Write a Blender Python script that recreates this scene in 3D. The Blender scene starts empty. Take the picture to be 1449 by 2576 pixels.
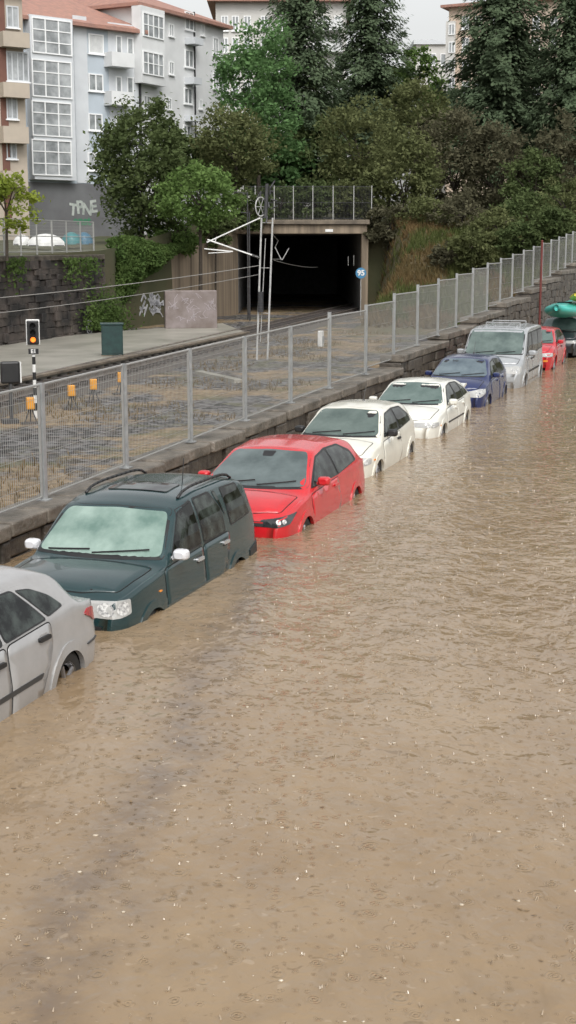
import bpy, bmesh, math, random
from math import sin, cos, pi, atan2, radians, ceil, sqrt
from mathutils import Vector, Matrix, noise
from mathutils.bvhtree import BVHTree
from mathutils.geometry import delaunay_2d_cdt
rng = random.Random(11)
scene = bpy.context.scene
col = scene.collection

# ---------------------------------------------------------------- camera frame
H = 3.9
FP = 3500.0
PITCH = math.atan(668 / FP)
cp, sp_ = cos(PITCH), sin(PITCH)
AZ = radians(18.1)
D = Vector((sin(AZ), cos(AZ), 0))
N = Vector((cos(AZ), -sin(AZ), 0))

def ray(px, py):
    u = (px - 724.5) / FP; v = (py - 1288) / FP
    return Vector((u, cp - v * sp_, -sp_ - v * cp))
def at_y(px, py, Y):
    d = ray(px, py); k = Y / d.y
    return Vector((d.x * k, Y, H + d.z * k))
def at_z(px, py, z):
    d = ray(px, py); k = (z - H) / d.z
    return Vector((d.x * k, d.y * k, z))
def on_plane(px, py, o, nrm):
    d = ray(px, py); c = Vector((0, 0, H)); k = (o - c).dot(nrm) / d.dot(nrm)
    return c + d * k
def ST(s, t, z=0.0):
    return Vector((D.x * t + N.x * s, D.y * t + N.y * s, z))
def clamp(a, lo=0.0, hi=1.0): return max(lo, min(hi, a))
def sm(a, b, x):
    t = clamp((x - a) / (b - a)); return t * t * (3 - 2 * t)
def tab(T, x):
    if x <= T[0][0]: return T[0][1]
    for (a, b), (c, d) in zip(T, T[1:]):
        if x <= c: return b + (d - b) * (x - a) / (c - a)
    return T[-1][1]

# ---------------------------------------------------------------- mesh helpers
class MB:
    def __init__(s): s.v = []; s.f = []
    def add(s, vs, fs):
        o = len(s.v)
        s.v += [tuple(v) for v in vs]; s.f += [tuple(i + o for i in f) for f in fs]
        return s
    def box(s, c, d, rz=0.0, tilt=0.0):
        c = Vector(c); m = Matrix.Rotation(rz, 3, 'Z') @ Matrix.Rotation(tilt, 3, 'X')
        vs = [c + m @ Vector((x * d[0] / 2, y * d[1] / 2, z * d[2] / 2)) for x in (-1, 1) for y in (-1, 1) for z in (-1, 1)]
        return s.add(vs, [(0, 1, 3, 2), (4, 6, 7, 5), (0, 4, 5, 1), (2, 3, 7, 6), (0, 2, 6, 4), (1, 5, 7, 3)])
    def span(s, a, b):
        return s.box([(i + j) / 2 for i, j in zip(a, b)], [abs(j - i) for i, j in zip(a, b)])
    def bar(s, p0, p1, r0, r1=None, n=6, cap=True):
        p0 = Vector(p0); p1 = Vector(p1); r1 = r0 if r1 is None else r1
        d = (p1 - p0)
        if d.length < 1e-6: return s
        d.normalize()
        a = d.cross(Vector((0, 0, 1)) if abs(d.z) < .9 else Vector((1, 0, 0))).normalized(); b = d.cross(a)
        vs = []
        for p, r in ((p0, r0), (p1, r1)):
            for i in range(n):
                t = 2 * pi * i / n + pi / n
                vs.append(p + a * (r * cos(t)) + b * (r * sin(t)))
        fs = [(i, (i + 1) % n, n + (i + 1) % n, n + i) for i in range(n)]
        if cap: fs += [tuple(range(n))[::-1], tuple(range(n, 2 * n))]
        return s.add(vs, fs)
    def path(s, pts, r, n=6):
        for a, b in zip(pts, pts[1:]): s.bar(a, b, r, n=n)
        return s
    def lathe(s, prof, c, axis='Z', n=20):
        c = Vector(c); vs = []
        for (r, h) in prof:
            for i in range(n):
                t = 2 * pi * i / n
                p = (r * cos(t), r * sin(t), h)
                if axis == 'Y': p = (r * cos(t), h, r * sin(t))
                if axis == 'X': p = (h, r * cos(t), r * sin(t))
                vs.append(c + Vector(p))
        fs = []
        for k in range(len(prof) - 1):
            for i in range(n):
                j = (i + 1) % n
                fs.append((k * n + i, k * n + j, (k + 1) * n + j, (k + 1) * n + i))
        return s.add(vs, fs)
    def ell(s, c, r, n=12, m=8):
        c = Vector(c); vs = []; fs = []
        for j in range(m + 1):
            ph = pi * j / m
            for i in range(n):
                t = 2 * pi * i / n
                vs.append(c + Vector((r[0] * sin(ph) * cos(t), r[1] * sin(ph) * sin(t), r[2] * cos(ph))))
        for j in range(m):
            for i in range(n):
                k = (i + 1) % n
                fs.append((j * n + i, j * n + k, (j + 1) * n + k, (j + 1) * n + i))
        return s.add(vs, fs)
    def prism(s, poly, fn, d0, d1):
        n = len(poly)
        vs = [fn(p[0], p[1], d0) for p in poly] + [fn(p[0], p[1], d1) for p in poly]
        fs = [tuple(range(n)), tuple(range(n, 2 * n))[::-1]] + [(i, (i + 1) % n, n + (i + 1) % n, n + i) for i in range(n)]
        return s.add(vs, fs)
    def build(s, name, mat, parent=None, smooth=False, bevel=0, recalc=False, seg=2):
        me = bpy.data.meshes.new(name); me.from_pydata(s.v, [], s.f)
        if recalc:
            bm = bmesh.new(); bm.from_mesh(me); bmesh.ops.recalc_face_normals(bm, faces=bm.faces); bm.to_mesh(me); bm.free()
        if mat: me.materials.append(mat)
        if smooth:
            for p in me.polygons: p.use_smooth = True
        o = bpy.data.objects.new(name, me); col.objects.link(o)
        if parent: o.parent = parent
        if bevel:
            b = o.modifiers.new('Bevel', 'BEVEL'); b.width = bevel; b.segments = seg; b.limit_method = 'ANGLE'; b.angle_limit = radians(40)
        me.update()
        return o
    def solo(s, name, mat, label, cat, group=None, kind=None, **k):
        xs = [v[0] for v in s.v]; ys = [v[1] for v in s.v]; zs = [v[2] for v in s.v]
        c = ((min(xs) + max(xs)) / 2, (min(ys) + max(ys)) / 2, min(zs))
        s.v = [(v[0] - c[0], v[1] - c[1], v[2] - c[2]) for v in s.v]
        o = s.build(name, mat, **k); o.location = c
        tag(o, label, cat, group, kind); return o

def tag(o, label=None, cat=None, group=None, kind=None):
    if label: o['label'] = label
    if cat: o['category'] = cat
    if group: o['group'] = group
    if kind: o['kind'] = kind
    return o
def thing(name, label, cat, loc=(0, 0, 0), rz=0.0, group=None):
    o = bpy.data.objects.new(name, None); col.objects.link(o); o.empty_display_size = .2
    o.location = loc; o.rotation_euler = (0, 0, rz)
    return tag(o, label, cat, group)
def struct(mb, name, mat, **k):
    return tag(mb.build(name, mat, **k), name.replace('_', ' '), None, None, 'structure')

def text_mesh(txt, size, name, mat, parent, mtx, bold=0.0):
    cu = bpy.data.curves.new(name, 'FONT'); cu.body = txt; cu.size = size; cu.align_x = 'CENTER'; cu.align_y = 'CENTER'; cu.offset = bold; cu.extrude = .004
    t = bpy.data.objects.new(name, cu); col.objects.link(t)
    dg = bpy.context.evaluated_depsgraph_get()
    me = bpy.data.meshes.new_from_object(t.evaluated_get(dg))
    bpy.data.objects.remove(t)
    me.transform(mtx); me.materials.clear(); me.materials.append(mat)
    o = bpy.data.objects.new(name, me); col.objects.link(o); o.parent = parent
    return o
XZ = Matrix.Rotation(pi / 2, 4, 'X')

# ---------------------------------------------------------------- materials
def mixrgb(nt, fac, a, b):
    m = nt.nodes.new('ShaderNodeMix'); m.data_type = 'RGBA'
    for sock, val in ((m.inputs[0], fac), (m.inputs[6], a), (m.inputs[7], b)):
        if hasattr(val, 'is_linked') or hasattr(val, 'links'): nt.links.new(val, sock)
        elif isinstance(val, (int, float)): sock.default_value = val
        else: sock.default_value = (*val, 1)
    return m.outputs[2]
def noise_node(nt, vec, scale, detail=5, rough=.6, dist=0):
    n = nt.nodes.new('ShaderNodeTexNoise'); n.inputs['Scale'].default_value = scale; n.inputs['Detail'].default_value = detail
    n.inputs['Roughness'].default_value = rough; n.inputs['Distortion'].default_value = dist
    nt.links.new(vec, n.inputs['Vector']); return n.outputs['Fac']
def maprange(nt, v, a, b, c=0.0, d=1.0):
    n = nt.nodes.new('ShaderNodeMapRange'); nt.links.new(v, n.inputs[0])
    for i, x in enumerate((a, b, c, d)): n.inputs[i + 1].default_value = x
    return n.outputs[0]
def math_node(nt, op, a, b=None):
    n = nt.nodes.new('ShaderNodeMath'); n.operation = op
    for i, x in enumerate((a, b)):
        if x is None: continue
        if isinstance(x, (int, float)): n.inputs[i].default_value = x
        else: nt.links.new(x, n.inputs[i])
    return n.outputs[0]
def mapping(nt, tc, scale=(1, 1, 1), rot=(0, 0, 0)):
    mp = nt.nodes.new('ShaderNodeMapping'); mp.inputs['Scale'].default_value = scale; mp.inputs['Rotation'].default_value = rot
    nt.links.new(tc, mp.inputs['Vector']); return mp.outputs[0]
def mat(name, c, c2=None, sc=4, ro=.6, me=0, bump=0, bsc=None, coat=0, em=None, ramp=(.35, .65), island=False, spec=.5, stretch=None, ro2=None):
    m = bpy.data.materials.new(name); m.use_nodes = True; nt = m.node_tree; b = nt.nodes['Principled BSDF']
    tc = nt.nodes.new('ShaderNodeTexCoord').outputs['Object']
    if stretch: tc = mapping(nt, tc, stretch)
    b.inputs['Base Color'].default_value = (*c, 1)
    if c2:
        f = maprange(nt, noise_node(nt, tc, sc), ramp[0], ramp[1])
        if island:
            g = nt.nodes.new('ShaderNodeNewGeometry').outputs['Random Per Island']
            f = math_node(nt, 'ADD', math_node(nt, 'MULTIPLY', f, 1 - island), math_node(nt, 'MULTIPLY', g, island))
        cc = mixrgb(nt, f, c, c2)
        nt.links.new(cc, b.inputs['Base Color'])
        if ro2 is not None: nt.links.new(maprange(nt, f, 0, 1, ro, ro2), b.inputs['Roughness'])
    b.inputs['Roughness'].default_value = ro; b.inputs['Metallic'].default_value = me
    b.inputs['Specular IOR Level'].default_value = spec
    if coat: b.inputs['Coat Weight'].default_value = coat; b.inputs['Coat Roughness'].default_value = .06
    if bump:
        bn = nt.nodes.new('ShaderNodeBump'); bn.inputs['Strength'].default_value = min(1, bump); bn.inputs['Distance'].default_value = .03
        nt.links.new(noise_node(nt, tc, bsc or sc * 4), bn.inputs['Height']); nt.links.new(bn.outputs[0], b.inputs['Normal'])
    if em:
        b.inputs['Emission Color'].default_value = (*em[:3], 1); b.inputs['Emission Strength'].default_value = em[3]
    return m
def leafmat(name, c, c2, sc=.5, tr=.42):
    m = mat(name, c, c2, sc=sc, ro=.8, island=.2, ramp=(.3, .7), spec=.06)
    nt = m.node_tree; b = nt.nodes['Principled BSDF']; out = nt.nodes['Material Output']
    t = nt.nodes.new('ShaderNodeBsdfTranslucent'); nt.links.new(b.inputs['Base Color'].links[0].from_socket, t.inputs[0])
    mx = nt.nodes.new('ShaderNodeMixShader'); mx.inputs[0].default_value = tr
    nt.links.new(b.outputs[0], mx.inputs[1]); nt.links.new(t.outputs[0], mx.inputs[2]); nt.links.new(mx.outputs[0], out.inputs['Surface'])
    return m

def water_mat():
    m = bpy.data.materials.new('muddy_water'); m.use_nodes = True; nt = m.node_tree; b = nt.nodes['Principled BSDF']; L = nt.links
    tc = nt.nodes.new('ShaderNodeTexCoord').outputs['Object']
    tw = mapping(nt, tc, (1.0, .75, 1), (0, 0, .3))
    big = maprange(nt, noise_node(nt, tc, .25, 4), .35, .68)
    c = mixrgb(nt, big, (.240, .168, .100), (.290, .212, .130))
    streak = maprange(nt, noise_node(nt, mapping(nt, tc, (.9, .22, 1), (0, 0, -.2)), .8, 5, .65), .52, .68)
    c = mixrgb(nt, math_node(nt, 'MULTIPLY', streak, .5), c, (.200, .142, .092))
    # a darker band, broken up by noise, running through the foreground
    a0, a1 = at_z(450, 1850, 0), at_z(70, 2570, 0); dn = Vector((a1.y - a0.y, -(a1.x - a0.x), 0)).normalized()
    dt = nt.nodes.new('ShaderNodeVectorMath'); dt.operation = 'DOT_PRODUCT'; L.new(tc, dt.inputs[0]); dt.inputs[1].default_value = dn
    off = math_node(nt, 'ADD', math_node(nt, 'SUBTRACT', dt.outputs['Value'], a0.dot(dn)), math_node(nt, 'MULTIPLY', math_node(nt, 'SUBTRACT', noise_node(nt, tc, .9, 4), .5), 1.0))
    dark_band = math_node(nt, 'MULTIPLY', maprange(nt, math_node(nt, 'ABSOLUTE', off), .04, .42, 1, 0), maprange(nt, noise_node(nt, tc, 2.5, 5, .7), .32, .58))
    c = mixrgb(nt, math_node(nt, 'MULTIPLY', dark_band, .75), c, (.140, .104, .078))
    med = maprange(nt, noise_node(nt, tw, 2.6, 4, .6, .4), .46, .66)  # mottled mud tones, also painting in contrast that the ripples lack
    c = mixrgb(nt, math_node(nt, 'MULTIPLY', med, .32), c, (.188, .130, .074))
    curl = maprange(nt, noise_node(nt, tc, 5.5, 3, .55, 1.6), .63, .70)  # dark curls: foam debris plus ripple shading put into the colour
    c = mixrgb(nt, math_node(nt, 'MULTIPLY', curl, .5), c, (.13, .084, .044))
    spk = maprange(nt, noise_node(nt, tc, 16, 3, .6, .5), .62, .72)
    c = mixrgb(nt, math_node(nt, 'MULTIPLY', spk, .2), c, (.15, .10, .056))
    pale = maprange(nt, noise_node(nt, tc, 11, 2, .5, .5), .66, .74)
    c = mixrgb(nt, math_node(nt, 'MULTIPLY', pale, .32), c, (.40, .32, .23))
    L.new(c, b.inputs['Base Color'])
    b.inputs['Roughness'].default_value = .09; b.inputs['IOR'].default_value = 1.33; b.inputs['Specular IOR Level'].default_value = .55
    h = None
    for sc, amp, ds in ((.7, .75, 0), (2.4, .75, .3), (6.0, .42, .5), (13, .09, .3)):
        v = math_node(nt, 'MULTIPLY', noise_node(nt, tw, sc, 2, .5, ds), amp)
        h = v if h is None else math_node(nt, 'ADD', h, v)
    warp = nt.nodes.new('ShaderNodeVectorMath'); warp.operation = 'ADD'; L.new(tc, warp.inputs[0])
    nz = nt.nodes.new('ShaderNodeTexNoise'); nz.inputs['Scale'].default_value = 7; L.new(tc, nz.inputs['Vector'])
    sv = nt.nodes.new('ShaderNodeVectorMath'); sv.operation = 'SCALE'; sv.inputs['Scale'].default_value = .045; L.new(nz.outputs['Color'], sv.inputs[0]); L.new(sv.outputs[0], warp.inputs[1])
    for sc, k, amp in ((3.1, 52, .06), (5.3, 55, .08), (10.5, 62, .06)):     # broken rain rings and pocks, only in some cells
        vo = nt.nodes.new('ShaderNodeTexVoronoi'); vo.inputs['Scale'].default_value = sc; vo.voronoi_dimensions = '2D'; L.new(warp.outputs[0], vo.inputs['Vector'])
        d = vo.outputs['Distance']
        se = nt.nodes.new('ShaderNodeSeparateColor'); L.new(vo.outputs['Color'], se.inputs[0])
        on = maprange(nt, se.outputs[0], .45, .7); rad = math_node(nt, 'ADD', math_node(nt, 'MULTIPLY', se.outputs[1], .28), .10)
        fall = math_node(nt, 'MAXIMUM', math_node(nt, 'SUBTRACT', 1.0, math_node(nt, 'DIVIDE', d, rad)), 0.0)
        ring = math_node(nt, 'MULTIPLY', math_node(nt, 'MULTIPLY', math_node(nt, 'SINE', math_node(nt, 'MULTIPLY', d, k)), fall), on)
        h = math_node(nt, 'ADD', h, math_node(nt, 'MULTIPLY', ring, amp))
    bn = nt.nodes.new('ShaderNodeBump'); bn.inputs['Strength'].default_value = .75; bn.inputs['Distance'].default_value = .055
    L.new(h, bn.inputs['Height']); L.new(bn.outputs[0], b.inputs['Normal'])
    return m

def ballast_mat():
    m = bpy.data.materials.new('ballast_ground'); m.use_nodes = True; nt = m.node_tree; b = nt.nodes['Principled BSDF']; L = nt.links
    tc = nt.nodes.new('ShaderNodeTexCoord').outputs['Object']
    vo = nt.nodes.new('ShaderNodeTexVoronoi'); vo.inputs['Scale'].default_value = 5.5; L.new(tc, vo.inputs['Vector'])
    sep = nt.nodes.new('ShaderNodeSeparateColor'); L.new(vo.outputs['Color'], sep.inputs[0])
    st = mixrgb(nt, maprange(nt, sep.outputs[0], .2, .8), (.028, .027, .027), (.165, .160, .158))
    tan = maprange(nt, noise_node(nt, tc, .22, 7, .7), .475, .53)
    tcol = mixrgb(nt, sep.outputs[1], (.32, .235, .135), (.18, .125, .070))
    c = mixrgb(nt, math_node(nt, 'MULTIPLY', tan, .8), st, tcol)
    rust = maprange(nt, noise_node(nt, tc, .9, 6, .7), .52, .66)
    c = mixrgb(nt, math_node(nt, 'MULTIPLY', rust, .45), c, (.095, .068, .042))
    gr = maprange(nt, noise_node(nt, tc, .4, 7, .74), .55, .60)
    c = mixrgb(nt, math_node(nt, 'MULTIPLY', gr, .6), c, (.098, .096, .032))
    L.new(c, b.inputs['Base Color'])
    L.new(maprange(nt, noise_node(nt, tc, .35, 3), .40, .52, .42, .9), b.inputs['Roughness'])
    b.inputs['Specular IOR Level'].default_value = .25
    bn = nt.nodes.new('ShaderNodeBump'); bn.inputs['Strength'].default_value = 1; bn.inputs['Distance'].default_value = .1
    L.new(vo.outputs['Distance'], bn.inputs['Height']); L.new(bn.outputs[0], b.inputs['Normal'])
    return m

def glass(name, c, c2=None):
    return mat(name, c, c2 or tuple(x * .55 for x in c), sc=1.6, ro=.05, spec=.5, coat=.3)  # windshield base colours carry the sky reflection as a painted tint
def paint(name, c, me=0.0):
    return mat(name, c, tuple(x * .86 for x in c), sc=3, ro=.26, me=me, coat=.7, bump=.05, bsc=110)

MT = dict(
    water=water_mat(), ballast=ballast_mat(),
    black=mat('black_trim', (.012, .012, .013), (.02, .02, .02), ro=.45),
    greytrim=mat('dark_grey_moulding', (.035, .035, .036), (.05, .05, .05), ro=.5),
    gap=mat('dark_gap', (.006, .006, .006), ro=.8),
    tyre=mat('tyre_rubber', (.015, .015, .016), (.03, .028, .025), ro=.7),
    rim=mat('alloy_rim', (.35, .35, .36), ro=.35, me=.8),
    chrome=mat('chrome_trim', (.62, .63, .64), ro=.25, me=.7),
    lens=mat('headlight_lens', (.46, .46, .44), (.34, .34, .33), sc=5, ro=.07, coat=.8),
    reflector=mat('lamp_reflector', (.66, .66, .64), (.26, .26, .26), sc=26, ro=.15, coat=.6, ramp=(.42, .58)),
    lensdark=mat('dark_headlight_lens', (.018, .02, .022), (.05, .053, .056), sc=5, ro=.06, coat=.6),
    orange=mat('orange_lens', (.7, .25, .04), ro=.2), redlens=mat('red_lens', (.42, .012, .02), (.24, .01, .015), sc=12, ro=.12, coat=.6),
    sideglass=mat('side_window_glass', (.004, .005, .005), (.060, .074, .068), sc=2.6, ro=.04, spec=.35, ramp=(.46, .66)),  # lighter noise patches paint reflections into the dark glass
    steel=mat('galvanised_steel', (.42, .43, .43), (.30, .31, .31), sc=6, ro=.45, me=.35),
    wire=mat('fence_wire', (.32, .32, .305), ro=.5, me=.2),
    stone=mat('wet_granite', (.125, .105, .082), (.026, .022, .019), sc=2.6, ro=.45, bump=1, bsc=13, ramp=(.3, .7)),
    coping=mat('coping_stone', (.22, .19, .155), (.06, .052, .04), sc=2.1, ro=.42, bump=1, bsc=14, ramp=(.3, .68)),
    darkstone=mat('dark_masonry', (.085, .068, .058), (.012, .011, .011), sc=.7, ro=.6, bump=1, bsc=5, ramp=(.34, .6)),
    concrete=mat('streaked_concrete', (.33, .26, .185), (.11, .085, .06), sc=1.0, ro=.75, bump=.4, bsc=5, stretch=(2.2, 2.2, .10), ramp=(.3, .7)),
    portal=mat('portal_concrete', (.19, .155, .115), (.085, .07, .054), sc=1.2, ro=.75, bump=.4, bsc=6),
    platform=mat('platform_paving', (.35, .33, .285), (.23, .22, .185), sc=.6, ro=.35, bump=.2, bsc=8),
    tunnel=mat('tunnel_lining', (.20, .20, .205), (.13, .13, .13), ro=.8),
    earth=mat('earth_bank', (.12, .09, .05), (.06, .066, .028), sc=.35, ro=.9, bump=.8, bsc=5),
    bed=mat('track_bed', (.045, .042, .04), (.11, .09, .07), sc=5, ro=.7, bump=1, bsc=12),
    grasshill=mat('hill_ground', (.05, .06, .025), (.08, .07, .035), sc=.3, ro=.9, bump=.6, bsc=3),
    paleroad=mat('pale_paving', (.27, .27, .26), (.2, .2, .19), sc=.4, ro=.4),
    rail=mat('rail_steel', (.38, .35, .33), (.22, .18, .15), sc=3, ro=.3, me=.5),
    sleeper=mat('sleeper_timber', (.035, .03, .027), (.07, .06, .055), sc=3, ro=.8),
    yellow=mat('yellow_enamel', (.72, .33, .02), (.58, .25, .02), ro=.45),
    greenbox=mat('green_cabinet_paint', (.018, .05, .045), (.012, .03, .03), ro=.4),
    white=mat('white_enamel', (.75, .75, .73), (.62, .62, .6), ro=.4),
    amber=mat('amber_lamp', (.9, .25, .03), em=(1, .20, .02, 2.2)),
    mast=mat('mast_steel', (.46, .46, .45), (.32, .32, .31), sc=5, ro=.5, me=.25),
    darksteel=mat('dark_steel', (.04, .04, .045), (.07, .07, .07), ro=.5, me=.3),
    blue=mat('sign_blue', (.05, .20, .36), ro=.4),
    cable=mat('overhead_cable', (.30, .29, .27), ro=.5, me=.3),
    redpole=mat('dark_red_paint', (.13, .025, .02), ro=.5),
    bark=mat('bark', (.055, .042, .03), (.03, .024, .018), sc=6, ro=.9, bump=.6),
    g_dark=leafmat('foliage_dark', (.074, .106, .042), (.135, .168, .068)),  # tree foliage colours lightened, painting rain haze into the distance
    g_light=leafmat('foliage_light', (.110, .185, .054), (.180, .265, .084)),
    g_bright=leafmat('foliage_bright', (.094, .180, .070), (.168, .285, .112)),
    g_olive=leafmat('foliage_olive', (.096, .115, .047), (.172, .185, .082)),
    g_brown=leafmat('foliage_brown', (.092, .090, .055), (.152, .143, .088)),
    g_con=leafmat('foliage_conifer', (.090, .128, .074), (.142, .186, .108)),
    g_yel=leafmat('foliage_yellow', (.17, .23, .035), (.32, .36, .07)),
    dry=leafmat('dry_grass', (.215, .142, .070), (.150, .122, .057), sc=.25),
    grass=leafmat('green_grass', (.084, .112, .036), (.145, .155, .058), sc=.3),
    ivy=leafmat('ivy_leaves', (.060, .104, .031), (.118, .174, .053)),
)
for k, c in dict(blueface=((.45, .505, .555), (.39, .44, .48)), greyface=((.60, .625, .645), (.52, .54, .56)), whiteface=((.70, .71, .71), (.61, .62, .62)),
                 beige=((.46, .395, .32), (.385, .335, .275)), peach=((.60, .48, .38), (.54, .44, .35)), paleface=((.60, .585, .555), (.52, .51, .485)),
                 greyground=((.16, .165, .17), (.125, .125, .13)), brick=((.18, .085, .06), (.13, .06, .045))).items():
    MT[k] = mat(k + '_render', c[0], c[1], sc=.5, ro=.8)  # distant facades paled, with rain haze put into their colour
MT['tile'] = mat('roof_tiles', (.38, .20, .15), (.27, .155, .125), sc=2.5, ro=.7, bump=1, bsc=9)
MT['pane'] = mat('window_pane', (.19, .205, .21), (.44, .46, .47), sc=.9, ro=.1, spec=.6)  # pale tones put the sky's reflection into the pane colour
MT['blind'] = mat('roller_blind', (.60, .61, .60), (.5, .51, .51), sc=3, ro=.7)
MT['frame'] = mat('window_frame_white', (.82, .83, .83), ro=.5)

# ---------------------------------------------------------------- path helpers
def rpath(p, r, n=5, closed=False):
    p = [Vector(q) for q in p]; out = []; L = len(p)
    for i in range(L):
        if not closed and i in (0, L - 1): out.append(p[i]); continue
        a, b, c = p[i - 1], p[i], p[(i + 1) % L]
        d1 = a - b; d2 = c - b
        A = b + d1.normalized() * min(r, d1.length * .45); C = b + d2.normalized() * min(r, d2.length * .45)
        for j in range(n + 1):
            t = j / n; out.append(A * (1 - t) ** 2 + b * 2 * t * (1 - t) + C * t * t)
    return out
def resample(p, step, closed=False):
    q = p + [p[0]] if closed else p
    out = [q[0]]
    for a, b in zip(q, q[1:]):
        n = max(1, ceil((b - a).length / step))
        for k in range(1, n + 1): out.append(a.lerp(b, k / n))
    if closed: out.pop()
    return out
def inside(poly, x, y):
    c = False; n = len(poly)
    for i in range(n):
        a = poly[i]; b = poly[i - 1]
        if (a[1] > y) != (b[1] > y) and x < (b[0] - a[0]) * (y - a[1]) / (b[1] - a[1]) + a[0]: c = not c
    return c
def edge_dist(poly, x, y):
    p = Vector((x, y)); best = 9
    for i in range(len(poly)): best = min(best, (poly[i] - p).length)
    return best
X3, Y3, Z3 = Vector((1, 0, 0)), Vector((0, 1, 0)), Vector((0, 0, 1))
VIEWS = {'L': (X3, Z3, Y3), 'R': (X3, Z3, -Y3), 'F': (Y3, Z3, X3), 'B': (Y3, Z3, -X3), 'T': (X3, Y3, Z3)}
def project(bvh, pts, view, off, rad=.03, thick=.02, grid=.1):
    if isinstance(view, (int, float)):
        o = Vector((cos(view), sin(view), 0)); a = Vector((-sin(view), cos(view), 0)); b = Z3
        pts = [(Vector(p).dot(a), Vector(p).dot(b)) for p in pts]
    else: a, b, o = VIEWS[view]
    poly = resample(rpath([Vector(p) for p in pts], rad, 4, True), .08, True)
    area = sum(poly[i - 1].x * poly[i].y - poly[i].x * poly[i - 1].y for i in range(len(poly)))
    if area < 0: poly.reverse()
    xs = [p.x for p in poly]; ys = [p.y for p in poly]
    pin = []
    x = min(xs) + grid * .5
    while x < max(xs):
        y = min(ys) + grid * .5
        while y < max(ys):
            if inside(poly, x, y) and edge_dist(poly, x, y) > grid * .4: pin.append(Vector((x, y)))
            y += grid
        x += grid
    V, E, F = delaunay_2d_cdt(poly + pin, [], [list(range(len(poly)))], 1, 1e-5)[:3]
    pos = []
    for q in V:
        p = a * q[0] + b * q[1] + o * 6
        hit = bvh.ray_cast(p, -o, 12)[0]
        if hit is None:
            hit = bvh.find_nearest(a * q[0] + b * q[1] + o * .8)[0]
        pos.append(hit + o * off)
    flip = a.cross(b).dot(o) < 0
    mb = MB(); tris = [tuple(f)[::-1] if flip else tuple(f) for f in F]
    n = len(pos); cnt = {}
    for f in tris:
        for i in range(len(f)):
            cnt[(f[i], f[(i + 1) % len(f)])] = 1
    vs = pos + [p - o * thick for p in pos]
    fs = list(tris)
    for (i, j) in cnt:
        if (j, i) not in cnt: fs.append((j, i, i + n, j + n))
    return mb.add(vs, fs)

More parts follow.
